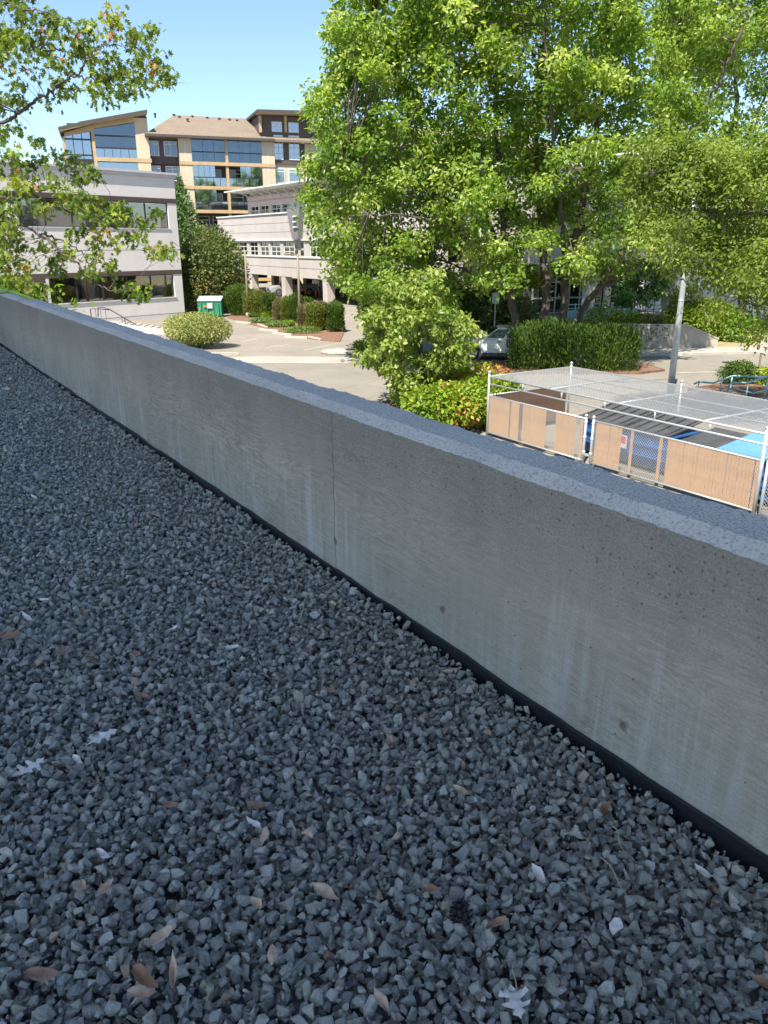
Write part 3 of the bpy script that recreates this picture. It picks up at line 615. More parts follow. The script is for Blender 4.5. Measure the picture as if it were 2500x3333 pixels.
# ------------------------------------------------------------------ pink concrete building
F = Facade('pink_concrete_building', G(1062, 989), 148, 'pink concrete panel building on pillars with green-tinted windows and white ledges'); RT = F.root
def p4(x, y, o=0.0): return F.L(*z4(x, y), o)
sL = p4(160, 460)[0]; sN = F.L(1440, 880)[0]     # far end, near end
zt_, zled, zwt, zwb, zbt = 8.55, 5.95, 5.77, 4.30, 2.26
D = 16.0
F.box('upper_wall', sL, sN, zled + .06, zt_, 0, -D, M['pink']); F.box('coping', sL - .12, sN + .1, zt_ + .002, zt_ + .14, 0.12, -0.8, M['white'])
F.box('window_ledge', sL - .03, sN, zled - .08, zled + .057, 0.16, -0.4, M['white'])
F.box('lower_wall', sL, sN, zbt, zwb - .103, 0, -D, M['pink']); F.box('window_ledge', sL, sN, zwb - .10, zwb - .002, 0.10, -0.4, M['white'])
F.box('window_band', sL, sN, zwt + .002, zled - .083, -0.02, -D, M['pink']); F.box('room', sL + .3, sN - .3, zwb, zwt, -2.2, -2.5, M['room'])
# panel joints standing as shallow recess strips
for zz in (6.75, 7.65): F.box('panel_joint', sL + .01, sN - .01, zz - .018, zz + .018, 0.004, -0.01, M['brownband'])
F.box('panel_joint', sL + .01, sN - .01, 3.18, 3.22, 0.004, -0.01, M['brownband'])
sx = sL + 3.6
while sx < sN: F.box('panel_joint', sx - .015, sx + .015, zled + .07, zt_ - .01, 0.003, -0.01, M['capmetal']); F.box('panel_joint', sx - .015, sx + .015, zbt + .01, zwb - .11, 0.003, -0.01, M['capmetal']); sx += 3.6
wx = [(193, 258), (272, 340), (352, 425), (447, 522), (540, 620), (636, 725), (750, 848), (985, 1092)]
edges = [(p4(a, 715)[0], p4(b, 715)[0]) for a, b in wx]
wdt = 2.1; e = edges[-1][1] + .35
while e + wdt < sN - .4: edges.append((e, e + wdt)); e += wdt + .55
prev = sL
for (a, b) in edges:
    F.box('pier', prev + .001 if prev == sL else prev + .001, a - .001, zwb, zwt, 0, -0.5, M['pink']); prev = b
    F.window(a, b, zwb + .003, zwt - .003, -0.12, M['white'], M['glass_green'], cols=2 if b - a > 1.6 else 2, rows=(0.33, 0.66), fw=0.07, dep=0.1)
    if random.random() < .6: F.box('window_blind', a + .1, b - .1, zwt - random.uniform(.4, 1.1), zwt - .06, -0.45, -0.48, M['blind'])
F.box('pier', prev + .001, sN, zwb, zwt, 0, -0.5, M['pink'])
# pillars
for (a, b) in ((440, 462), (735, 762), (1105, 1130)):
    s0 = p4(a, 1000)[0]; s1 = s0 + 0.95
    F.box('pillar', s0, s1, -.1, zbt - .003, -0.02, -0.85, M['pink'])
s0 = p4(1105, 1000)[0]
for k in range(1, 3): F.box('pillar', s0 + 9 * k, s0 + 9 * k + .95, -.1, zbt - .003, -0.02, -0.85, M['pink'])
for k in range(4): F.box('pillar', sL + 2 + 9.2 * k, sL + 2.8 + 9.2 * k, -.1, zbt - .003, -6.0, -6.8, M['concrete'])
# recessed glazed ground floor
F.box('ground_floor_wall', sL, sN, 0, zbt - .004, -11.5, -D, M['room'])
for k in range(8): 
    a = sL + .5 + k * 5.2; F.window(a, a + 4.6, 0.3, 2.1, -11.3, M['white'], M['glass_green'], cols=3, rows=(0.45,), fw=0.08)
# set-back top storey
ob = -2.5
def u4(x, y): return F.L(*z4(x, y), ob)
sU = u4(432, 300)[0]
F.box('top_storey_wall', sU, sN, 9.78, 10.85, ob, -D, M['pink']); F.box('top_storey_wall', sU, sN, zt_ - .2, 8.82, ob, -D, M['pink']); F.box('red_stripe', sU - .01, sN, 10.30, 10.36, ob + .02, ob - .05, M['red'])
F.box('room', sU + .2, sN - .2, 8.82, 9.78, ob - 2.0, ob - 2.2, M['room'])
ux = [(460, 528), (545, 622), (645, 725), (742, 830), (850, 940)]
ue = [(u4(a, 370)[0], u4(b, 370)[0]) for a, b in ux]; e = ue[-1][1] + .4
while e + 2.0 < sN - .4: ue.append((e, e + 2.0)); e += 2.45
prev = sU
for a, b in ue:
    F.box('pier', prev + .001, a - .001, 8.823, 9.777, ob, ob - .5, M['pink']); prev = b
    F.window(a, b, 8.823, 9.777, ob - .1, M['white'], M['glass_green'], cols=2, rows=(0.5,), fw=0.06)
F.box('pier', prev + .001, sN, 8.823, 9.777, ob, ob - .5, M['pink'])
# thin white roof with open steel brackets
cs = F.L(*z4(255, 245), ob + 1.5)[0]
F.box('roof_canopy', cs, sN + 2, 11.42, 11.56, ob + 2.0, -D, M['white'])
sx = sU + .6
while sx < sN:
    mb = MB(); mb.bar((sx, -ob, 10.9), (sx, -(ob + 1.9), 11.40), .07); mb.bar((sx, -ob, 10.55), (sx + 0.9, -(ob + 1.2), 11.40), .05); mb.build('bracket', M['white'], RT); sx += 2.2
F.box('roof_fascia', sU, sN, 10.853, 11.417, ob - .3, -D, M['pink'])
a_ = F.L(*z4(835, 110), -7)[0]; F.box('roof_plant', a_, a_ + 5.5, 11.56, 12.5, -7, -11, M['white'])
# wall lamp louvres between the windows; the dark trapezoid's colour carries the shadow there
s0, s1 = p4(835, 480)[0], p4(940, 480)[0]
mb = MB(); mb.prism_y([(s0 - .2, 8.9), (s1 + .1, 8.9), (s1 - .5, 6.0), (s0 + .9, 6.0)], -0.55, -0.02); hd = mb.build('shadow_panel', plain('shadow_grey', (0.17, 0.165, 0.17), 0.5, 0.1, 1), RT, fix=True)
for zz in (8.1, 7.6, 7.1): MB().box(s0 + 1.5, s1 - .5, -0.75, -0.56, zz, zz + .12).build('louvre', M['white'], hd)
for zz in (4.45, 5.15):
    for ss in (s0 + .4, s0 + 1.7): F.box('small_window', ss, ss + .7, zz, zz + .5, 0.015, -0.05, M['carglass'])
# end wall facing the street (mostly behind the big tree)
for k in range(4):
    z0 = 3.0 + k * 2.3
    if z0 < 8.5:
        mb = MB(); mb.box(sN + .002, sN + .05, 2.0 + 0, 14.0, z0, z0 + 1.3); mb.build('side_window', M['carglass'], RT)

# ------------------------------------------------------------------ street-side entrance wing with the teal balcony
F = Facade('entrance_wing', (12.0, 48.2), 66, 'grey-mauve entrance wing with gridded windows and a teal railed balcony'); RT = F.root
def q8(x, y): return (1800 + x / 2.37, 700 + y / 2.37)
c_s, _ = F.L(2175, 1000)
F.box('upper_wall', -2.0, c_s + .9, 4.4, 9.5, 0.0, -8, M['pink']); F.box('balcony_slab', -2, c_s + .8, 1.05, 1.35, 1.1, -3, M['concrete']); F.box('back_wall', -2, c_s, 0, 4.397, -3.0, -8, M['room'])
F.box('pillar', c_s, c_s + .95, 0, 4.396, 0.35, -0.7, M['pink']); F.box('under_wall', c_s - 3.0, c_s + .9, 0, 1.047, 0.5, -2.8, M['concrete'])
a = F.L(1905, 1000)[0]; F.box('pillar', a, a + .6, 1.353, 4.396, 0.1, -0.4, M['white'])
for k in range(5):
    s = -1.9 + k * 2.75
    if s + 2.6 < c_s - .2: F.window(s, s + 2.6, 1.4, 4.3, -2.6, M['white'], M['glass_green'], cols=3, rows=(0.33, 0.66), fw=0.09)
sa, zz_ = F.L(*q8(455, 640), -2.3); F.box('sign_panel', sa - .6, sa + .7, 3.35, 3.7, -2.35, -2.4, M['red']); F.box('sign_panel', sa - .6, sa + .7, 2.98, 3.345, -2.35, -2.4, M['bluep'])
rl = MB()
for zz in (1.55, 1.78, 2.01, 2.24): rl.bar((-2.0, -1.05, zz), (c_s - .02, -1.05, zz), .045)
rlo = rl.build('balcony_railing', M['teal'], RT)
for k in range(14):
    s = -2 + k * (c_s + 1.9) / 13; MB().bar((s, -1.02, 1.352), (s, -1.02, 2.30), .05).build('railing_post', M['teal'], RT)
F.box('awning', -2, c_s - 3.4, 1.36, 1.9, 1.03, 1.0, M['teal'])

# ------------------------------------------------------------------ white building on the right
F = Facade('white_building', (19.0, 62.0), 84, 'low white rendered building with a dark square window behind the yellow-green shrubs'); RT = F.root
F.box('wall', -1.0, 30, -.3, 8.0, 0, -10, M['white']); F.box('coping', -1.1, 30.1, 8.002, 8.25, 0.1, -10.1, M['capmetal'])
for (px, py) in ((2362, 1023), (2275, 1025)):
    s, z = F.L(px, py, 0.05); F.window(s - .55, s + .5, z - .55, z + .6, 0.05, M['white'], M['carglass'], fw=0.09, dep=0.06); 
F.box('downpipe', F.L(2372, 1030)[0] + .9, F.L(2372, 1030)[0] + 1.05, 0, 7.9, 0.16, 0.01, M['white']); F.box('wall_joint', -.9, 29, 3.0, 3.06, 0.01, -0.05, M['capmetal'])
for k in range(3): F.window(8 + 4 * k, 9.6 + 4 * k, 4.5, 6.2, 0.05, M['white'], M['carglass'], fw=0.09, dep=0.06)

# ------------------------------------------------------------------ apartment house
F = Facade('apartment_building', (-17.0, 120.0), 71, 'tan and dark brown apartment house with glazed balconies and brown shingle roof'); RT = F.root
def A(x, y, o=0.0): return F.L(*z3(x, y), o)
def AR(x0, y0, x1, y1, o=0.0):
    s0 = A(x0, (y0 + y1) / 2, o)[0]; s1 = A(x1, (y0 + y1) / 2, o)[0]; return s0, s1, A((x0 + x1) / 2, y1, o)[1], A((x0 + x1) / 2, y0, o)[1]
def abox(name, r, o0, o1, mat, parent=None): return F.box(name, r[0], r[1], r[2], r[3], o0, o1, mat, parent)
def ground_r(r): return (r[0], r[1], 0.0, r[3])
# left wing
P = [A(85, 200), A(85, 172), A(240, 122), A(548, 72), A(548, 200)]
sw0, sw1 = P[0][0], P[3][0]; zlow = A(300, 330)[1]
MB().prism_y([(sw0, 0), (sw0, P[1][1]), (P[2][0], P[2][1]), (sw1, P[3][1]), (sw1, 0)], 2.0, 13).build('wing_core', M['darkwall'], RT, fix=True)
pil = ground_r(AR(478, 80, 548, 200)); F.box('pilaster', pil[0], pil[1], 0, A(512, 90)[1], 0.0, -1.99, M['tanwall'])
fp = ground_r(AR(240, 120, 258, 200)); F.box('corner_post', fp[0], fp[1], 0, A(249, 128)[1], 0.05, -1.99, M['tanwood'])
F.box('corner_post', *AR(88, 190, 100, 200)[:2], 0, A(94, 190)[1], 0.03, -1.99, M['tanwood'])
z_f = [A(400, 305)[1], A(400, 327)[1]]; st_h = A(720, 328)[1] - A(735, 460)[1]
for k in range(5): F.box('floor_band', fp[1], sw1, z_f[1] - k * st_h, z_f[0] - k * st_h, 0.06, -1.985, M['tanwood'])
MB().prism_y([(fp[1], A(258, 148)[1]), (fp[1], A(258, 124)[1]), (pil[0], A(478, 86)[1]), (pil[0], A(468, 113)[1])], -0.04, 1.99).build('header_beam', M['tanwood'], RT, fix=True)
MB().prism_y([(A(100, 190)[0], A(100, 190)[1]), (A(100, 190)[0], A(100, 170)[1]), (fp[0], A(240, 130)[1]), (fp[0], A(240, 163)[1])], -0.02, 1.99).build('header_beam', M['tanwood'], RT, fix=True)
# bay glass, sloped top
zb = z_f[0]; zA, zB = A(258, 150)[1], A(468, 117)[1]
MB().prism_y([(fp[1], A(360, 185)[1]), (fp[1], zA), (pil[0], zB), (pil[0], A(360, 185)[1])], 0.06, 0.09).build('glass_panel', M['glass_bay'], RT, fix=True)
F.box('glass_panel', fp[1], pil[0], A(360, 250)[1], A(360, 190)[1], -0.06, -0.09, M['glass_bay']); F.box('glass_panel', fp[1], pil[0], zb, A(360, 256)[1], -0.06, -0.09, M['glass_blue'])
for y in (187, 253): F.box('glazing_bar', fp[1], pil[0], A(360, y)[1] - .1, A(360, y)[1] + .1, 0.0, -0.12, M['darkmetal'])
for k in range(1, 5): s = fp[1] + (pil[0] - fp[1]) * k / 5; F.box('glazing_bar', s - .03, s + .03, zb, A(360, 253)[1] - .1, -0.02, -0.1, M['darkmetal'])
F.box('inner_wall', fp[1] + .05, pil[0] - .05, zb, zA - .3, -1.9, -1.98, M['tanwall']); F.window(fp[1] + 1, fp[1] + 2.6, zb + .3, zb + 2.6, -1.85, M['white'], M['carglass']); F.window(fp[1] + 3.2, fp[1] + 4.8, zb + .3, zb + 2.6, -1.85, M['white'], M['carglass'])
F.box('glass_panel', fp[1], pil[0], z_f[1] - st_h + .5, z_f[1] - .1, -0.06, -0.09, M['glass_blue'])
s0, s1 = A(103, 250)[0], A(245, 250)[0]
MB().prism_y([(s0, A(170, 365)[1] - 6), (s0, A(103, 190)[1]), (s1, A(243, 166)[1]), (s1, A(170, 365)[1] - 6)], 0.03, 0.06).build('glass_panel', M['glass_blue'], RT, fix=True)
for k in range(4): s = s0 + (s1 - s0) * k / 3; F.box('glazing_bar', s - .05, s + .05, 2, A(103 + 140 * k / 3, 188 - 22 * k / 3)[1], 0.02, -0.03, M['darkmetal'])
for y in (205, 290, 315): F.box('glazing_bar', s0, s1, A(170, y)[1] - (.1 if y < 300 else .9), A(170, y)[1] + .1, 0.01, -0.028, M['darkmetal'])
# wing roof: two thin pitched slabs
def slab(name, a, b, th, o0, o1, mat): return MB().prism_y([(a[0], a[1]), (b[0], b[1]), (b[0], b[1] + th), (a[0], a[1] + th)], -o0, -o1).build(name, mat, RT, fix=True)
slab('roof_slab', A(180, 133), A(545, 68), .38, 1.0, -13, M['roofdark']); slab('roof_slab', A(68, 160), A(241, 122), .36, 0.9, -12.9, M['roofdark']); slab('soffit', A(182, 137), A(543, 73), .2, 0.95, -1.5, M['tanwood']); slab('soffit', A(72, 166), A(239, 129), .2, 0.85, -1.4, M['tanwood'])
slab('roof_slab', A(105, 108), A(245, 108), .3, -4, -9, M['roofdark']); F.box('roof_house', *AR(118, 112, 180, 140)[:2], A(150, 160)[1], A(150, 109)[1], -4.3, -8.8, M['maroon'])
# dark recessed bay
dk = AR(548, 178, 712, 330, -1.0); F.box('dark_wall', dk[0], dk[1], A(630, 335)[1], A(630, 170)[1], -1.0, -13, M['darkwall']); F.box('dark_wall', dk[0], dk[1], 0, A(630, 335)[1] - .003, -1.2, -13, M['maroon'])
for (x0, y0, x1, y1) in ((553, 213, 610, 295), (636, 216, 708, 298), (563, 347, 622, 425), (648, 350, 722, 430), (570, 478, 628, 555), (655, 480, 728, 560)):
    r = AR(x0, y0, x1, y1, -0.95); F.window(*r, -0.95 if y0 < 300 else -1.12, M['blind'], M['glass_bay'], cols=2, rows=(0.8,), fw=0.1); F.box('room', r[0] + .1, r[1] - .1, r[2] + .1, r[3] - .1, -1.08 if y0 < 300 else -1.22, -1.3, M['room']) if False else None
# centre block: pilasters, bands, balconies
lp = AR(712, 195, 780, 210); rp = AR(1160, 195, 1230, 210); mp = AR(966, 205, 981, 330); z_e = A(970, 196)[1]
F.box('pilaster', lp[0], lp[1], 0, z_e, 0.1, -2.0, M['tanwall']); F.box('pilaster', rp[0], rp[1], 0, z_e, 0.1, -2.0, M['tanwall']); F.box('centre_post', mp[0], mp[1], 0, z_e, 0.05, -0.6, M['tanwood'])
F.box('core_wall', lp[1], rp[0], 0, z_e, -2.0, -13, M['darkwall']); F.box('header_beam', lp[1], rp[0], A(970, 210)[1], z_e, 0.04, -1.99, M['tanwood'])
for s_ in (lp, rp): F.box('siding_joint', (s_[0] + s_[1]) / 2 - .04, (s_[0] + s_[1]) / 2 + .04, 0, z_e - .4, 0.125, 0.10, M['blind'])
band0 = A(720, 328)[1]
for k in range(6):
    zt2 = band0 - k * st_h; F.box('floor_band', lp[0] - .02, rp[1] + .02, zt2 - .32, zt2 + .12, 0.2, -0.5, M['tanwood']); F.box('balcony_slab', lp[1] + .01, rp[0] - .01, zt2 - .30, zt2 + .05, -0.51, -1.99, M['tanwall'])
    for side, (b0, b1) in enumerate(((lp[1], mp[0]), (mp[1], rp[0]))):
        zc_ = zt2 - .32 if k else band0 + 0; lo = (zt2 - st_h + .12) if True else 0
        lo = zt2 - st_h + .13; hi = zt2 - .33; w = b1 - b0
        n = 5
        for j in range(n): F.box('railing_panel', b0 + j * w / n + .03, b0 + (j + 1) * w / n - .03, lo + .02, lo + 1.05, 0.06, 0.03, M['glass_blue'])
        F.box('handrail', b0, b1, lo + 1.05, lo + 1.15, 0.09, 0.0, M['darkmetal'])
        js = range(0, 4) if side == 0 else range(2, 6)
        if (k + side) % 4 != 2:
            for j in js: F.box('screen_panel', b0 + j * w / 6 + .02, b0 + (j + 1) * w / 6 - .02, lo + 1.18, hi - .02, 0.03, 0.0, M['glass_blue'])
        F.window(b0 + .4, b0 + w * .45, lo + .1, hi - .3, -1.9, M['white'], M['carglass'], rows=(.75,), fw=0.09); F.window(b0 + w * .55, b1 - .4, lo + .1, hi - .3, -1.9, M['white'], M['carglass'], rows=(.75,), fw=0.09)
# top storey of the centre block fully glazed
for (b0, b1) in ((lp[1], mp[0]), (mp[1], rp[0])):
    lo = band0 + .13; hi = A(970, 210)[1] - .01; midz = lo + 1.25
    for j in range(3):
        w = (b1 - b0) / 3; F.box('screen_panel', b0 + j * w + .02, b0 + (j + 1) * w - .02, midz + .07, hi, 0.02, -0.01, M['glass_bay']); F.box('railing_panel', b0 + j * w + .02, b0 + (j + 1) * w - .02, lo, midz - .07, 0.02, -0.01, M['glass_bay'])
    F.box('handrail', b0, b1, midz - .07, midz + .07, 0.06, -0.04, M['darkmetal'])
    w = b1 - b0; F.window(b0 + .5, b0 + w * .45, lo + .1, hi - .6, -1.9, M['white'], M['glass_blue'], cols=2, rows=(.75,), fw=0.09); F.window(b0 + w * .55, b1 - .5, lo + .1, hi - .6, -1.9, M['white'], M['glass_blue'], cols=2, rows=(.75,), fw=0.09)
    F.box('planter', b0 + w * .3, b0 + w * .6, lo, lo + .5, -0.4, -0.9, M['white'])
# stair tower
tw = AR(1150, 78, 1440, 330, -0.3); F.box('tower_wall', rp[1] + .01, A(1395, 200)[0], A(1300, 340)[1], A(1290, 80)[1], -0.3, -13, M['darkwall']); F.box('tower_wall', A(1152, 120)[0], rp[1] + .005, A(1200, 168)[1] - 1, A(1290, 80)[1] - .003, -0.31, -13, M['darkwall']); F.box('tower_wall', A(1395, 200)[0] + .003, A(1432, 120)[0], A(1400, 200)[1] - 1, A(1290, 80)[1] - .003, -0.31, -13, M['darkwall'])
F.box('tower_wall', rp[1] + .01, A(1395, 200)[0], 0, A(1300, 340)[1] - .003, -0.5, -13, M['tanwall'])
slab('tower_roof', A(1130, 66), A(1456, 74), .34, 1.4, -10, M['roofdark']); slab('soffit', A(1134, 72), A(1452, 80), .22, 1.3, -0.5, M['tanwood'])
for x in (1157, 1293, 1432): s = A(x, 120)[0]; zt2 = A(x, 78)[1]; F.box('timber_post', s - .16, s + .16, A(x, 168)[1], zt2, 0.15, -0.3, M['tanwood'])
for (x0, y0, x1, y1, c_, rw_) in ((1218, 110, 1274, 166, 2, (.5,)), (1308, 115, 1364, 170, 2, (.5,)), (1230, 183, 1280, 316, 2, (.25, .5, .75)), (1311, 186, 1368, 318, 2, (.25, .5, .75)), (1232, 362, 1293, 444, 1, (.8,)), (1312, 366, 1381, 448, 1, (.8,)), (1236, 490, 1297, 570, 1, (.8,)), (1316, 494, 1385, 574, 1, (.8,))):
    F.window(*AR(x0, y0, x1, y1, -0.25), -0.22 if y0 < 340 else -0.42, M['blind'], M['glass_blue'], cols=c_, rows=rw_, fw=0.11)
# right-hand block beyond the tower
rb0 = A(1396, 210)[0]; rbw = lp[1] - lp[0]; zr = A(1440, 212)[1]
F.box('pilaster', rb0, rb0 + rbw * .95, 0, zr, 0.1, -13, M['tanwall']); rb1 = rb0 + rbw * .95; bw = mp[0] - lp[1]
F.box('core_wall', rb1, rb1 + 42, 0, zr, -2.0, -13, M['darkwall'])
for q in range(3):
    o_ = rb1 + q * (2 * bw + 3.2); F.box('pilaster', o_ + 2 * bw + .4, o_ + 2 * bw + 2.8, 0, zr, 0.1, -2.0, M['tanwall']); F.box('centre_post', o_ + bw, o_ + bw + .4, 0, zr, 0.05, -0.6, M['tanwood'])
    for k in range(-1, 4):
        zt2 = band0 - k * st_h
        if k >= 0: F.box('floor_band', o_, o_ + 2 * bw + .4, zt2 - .32, zt2 + .12, 0.2, -1.99, M['tanwood'])
        for j2 in range(2):
            b0 = o_ + j2 * (bw + .4); lo = zt2 - st_h + .13; hi = min(zt2 - .33, zr - .2)
            for j in range(3): F.box('railing_panel', b0 + j * bw / 3 + .03, b0 + (j + 1) * bw / 3 - .03, lo + .02, lo + 1.05, 0.06, 0.03, M['glass_blue']); F.box('screen_panel', b0 + j * bw / 3 + .03, b0 + (j + 1) * bw / 3 - .03, lo + 1.18, hi, 0.03, 0.0, M['glass_blue'])
            F.box('handrail', b0, b0 + bw, lo + 1.06, lo + 1.15, 0.09, 0.0, M['darkmetal'])
# shingled main roof: front slope, hip, back slope, dark eave
eL, eR = A(532, 180)[0], rb1 + 42; zE = A(880, 190, .8)[1]; rdL, zR = A(690, 74, -8.0); rdR = eR - 8
MB().add([(eL, -0.8, zE), (eR, -0.8, zE), (rdR, 8.0, zR), (rdL, 8.0, zR), (eL, 16.0, zE), (eR, 16.0, zE), (eL, -0.8, zE - .3), (eR, -0.8, zE - .3), (eL, 16, zE - .3), (eR, 16, zE - .3)],
    [(0, 1, 2, 3), (1, 5, 2), (5, 4, 3, 2), (4, 0, 3), (6, 7, 1, 0), (8, 6, 0, 4), (7, 9, 5, 1), (9, 8, 4, 5), (6, 8, 9, 7)]).build('roof', M['shingle'], RT, fix=True)
rf = RT.children[-1]; F.box('gutter', eL - .05, A(1228, 200)[0], zE - .28, zE + .04, 1.0, 0.805, M['roofdark'], rf)
for (x, y, h) in ((690, 78, .5), (720, 88, .4), (765, 112, .8), (790, 80, .4), (870, 84, .4), (935, 88, .4), (990, 90, .4), (1030, 92, .4), (1100, 96, .5), (590, 92, 1.0)):
    f_ = min(1, max(0, (y - 72) / 125)); yy = 8.0 - 8.8 * f_; s, z = A(x, y, -yy); zz = zR + (zE - zR) * f_
    h *= .5; MB().lathe([(.14, 0), (.14, h), (.22, h), (.22, h + .1)], 8, (s, yy, zz - .1)).build('roof_vent', M['roofdark'], rf)

# ================================================================== VEGETATION
LEAF = {}
LEAF['rhomb'] = (np.array([(0, 0, 0), (-.32, .45, .10), (0, 1, -.06), (.32, .45, .10)]), [(0, 2, 1), (0, 3, 2)])
LEAF['oval'] = (np.array([(0, 0, 0), (-.24, .28, .07), (-.26, .62, .06), (0, 1, -.08), (.26, .62, .06), (.24, .28, .07)]), [(0, 3, 2, 1), (0, 5, 4, 3)])
_o = [(0, 0), (.05, .10), (.20, .16), (.13, .26), (.36, .36), (.40, .46), (.19, .46), (.16, .54), (.38, .70), (.36, .78), (.15, .72), (.10, .80), (0, 1.0)]
_ov = [(x, y, .16 * x - .10 * y * y) for x, y in _o] + [(-x, y, .16 * x - .10 * y * y) for x, y in _o[1:-1][::-1]]
LEAF['oak'] = (np.array(_ov), [tuple(range(0, 13)), tuple([12] + list(range(13, 24)) + [0])])
LEAF['spray'] = (np.array([(0, 0, 0), (-.16, .4, .03), (-.05, 1, -.03), (.14, .55, .03)]), [(0, 2, 1), (0, 3, 2)])

def leaves_mesh(name, C, size, dirs, nrm, shape, rnd, mat):
    V0, F0 = LEAF[shape]; n = len(C); k = len(V0)
    d = dirs / (np.linalg.norm(dirs, axis=1, keepdims=True) + 1e-9); nn = nrm - d * np.sum(nrm * d, 1, keepdims=True); nn /= (np.linalg.norm(nn, axis=1, keepdims=True) + 1e-9)
    s = np.cross(d, nn)
    V = C[:, None, :] + size[:, None, None] * (V0[None, :, 0:1] * s[:, None, :] + (V0[None, :, 1:2] - .4) * d[:, None, :] + V0[None, :, 2:3] * nn[:, None, :])
    me = bpy.data.meshes.new(name); me.vertices.add(n * k); me.vertices.foreach_set('co', V.astype(np.float32).ravel())
    ls = np.array([len(f) for f in F0]); idx = np.concatenate([np.array(f) for f in F0]); L = len(idx); nf = len(F0)
    allidx = (idx[None, :] + (np.arange(n) * k)[:, None]).ravel(); starts = (np.concatenate([[0], np.cumsum(ls)[:-1]])[None, :] + (np.arange(n) * L)[:, None]).ravel()
    me.loops.add(n * L); me.loops.foreach_set('vertex_index', allidx.astype(np.int32)); me.polygons.add(n * nf)
    me.polygons.foreach_set('loop_start', starts.astype(np.int32))
    at = me.attributes.new('rnd', 'FLOAT', 'FACE'); at.data.foreach_set('value', np.repeat(rnd, nf).astype(np.float32))
    me.materials.append(mat); me.update(calc_edges=True); me.validate(); return me

def inpoly(P, poly):
    x, y = P[:, 0], P[:, 1]; r = np.zeros(len(P), bool); n = len(poly); j = n - 1
    for i in range(n):
        xi, yi = poly[i]; xj, yj = poly[j]
        c = ((yi > y) != (yj > y)) & (x < (xj - xi) * (y - yi) / (yj - yi + 1e-12) + xi); r ^= c; j = i
    return r

def smooth_path(pts, n=14):
    P = np.array(pts, float); t_ = np.linspace(0, len(P) - 1, n * (len(P) - 1) // 2 + 2); Q = np.array([np.interp(t_, np.arange(len(P)), P[:, k]) for k in range(3)]).T
    for _ in range(4): Q[1:-1] = (Q[:-2] + 2 * Q[1:-1] + Q[2:]) / 4
    return Q

def make_tree(name, label, cat, base, limbs, clusters, crad, per, lsize, shape, leafm, barkm, seed, group=None, twig_r=.02, droop=.25, up=.6, crownscale=(1, 1, .7), clump_var=.35, bark_sides=7):
    r = np.random.default_rng(seed); root = empty(name, base, 0, label, cat, group); B = np.array(base, float)
    mb = MB(); samples = []
    for pts, r0, r1 in limbs:
        Q = smooth_path(pts); R = np.linspace(r0, r1, len(Q)); Qj = Q + r.normal(0, .02 + r0 * .12, Q.shape); Qj[0] = Q[0]
        mb.tube(Qj - B, R, bark_sides); samples.append(Q[len(Q) // 4:])
    S = np.concatenate(samples); C = np.array(clusters)
    for c in C:
        d = np.linalg.norm(S - c, axis=1) + 0.6 * np.clip(S[:, 2] - c[2], 0, None); q = S[np.argmin(d)]; dist = np.linalg.norm(q - c)
        if dist > .15:
            m1 = q + (c - q) * .45 + np.array([0, 0, dist * .10]) + r.normal(0, dist * .06, 3)
            rr = min(twig_r * 2.2, twig_r * (0.6 + dist * .35)); mb.tube(np.array([q, m1, c]) - B, [rr, rr * .65, rr * .25], 5, False)
    mb.build('trunk', barkm, root, True)
    n = len(C) * per; ci = np.repeat(np.arange(len(C)), per)
    off = r.normal(0, 1, (n, 3)); off /= np.linalg.norm(off, axis=1, keepdims=True); off *= (r.uniform(0, 1, (n, 1)) ** .45) * np.array(crownscale); cr = crad * r.uniform(1 - clump_var, 1 + clump_var, len(C))
    P = C[ci] + off * cr[ci][:, None] + r.normal(0, crad * .12, (n, 3))
    dirs = off * .8 + r.normal(0, .55, (n, 3)); dirs[:, 2] -= droop
    nrm = r.normal(0, .55, (n, 3)) + off * .35; nrm[:, 2] += up
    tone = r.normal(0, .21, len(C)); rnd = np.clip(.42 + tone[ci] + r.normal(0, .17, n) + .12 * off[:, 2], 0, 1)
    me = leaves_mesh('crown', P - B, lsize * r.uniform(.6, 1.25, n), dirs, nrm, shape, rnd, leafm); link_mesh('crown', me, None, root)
    return root

def px_clusters(poly, n, Yc, hd, seed, cx=None, halfw=None, thin=None):
    r = np.random.default_rng(seed); poly = np.array(poly, float); lo, hi = poly.min(0), poly.max(0); out = []
    while len(out) < n:
        q = r.uniform(lo, hi, (400, 2)); q = q[inpoly(q, poly)]
        for p in q:
            if thin is not None and r.random() < thin(p): continue
            k = hd if cx is None else hd * math.sqrt(max(.08, 1 - ((p[0] - cx) / halfw) ** 2))
            out.append(aty(p[0], p[1], Yc + r.uniform(-1, 1) * k))
            if len(out) >= n: break
    return out

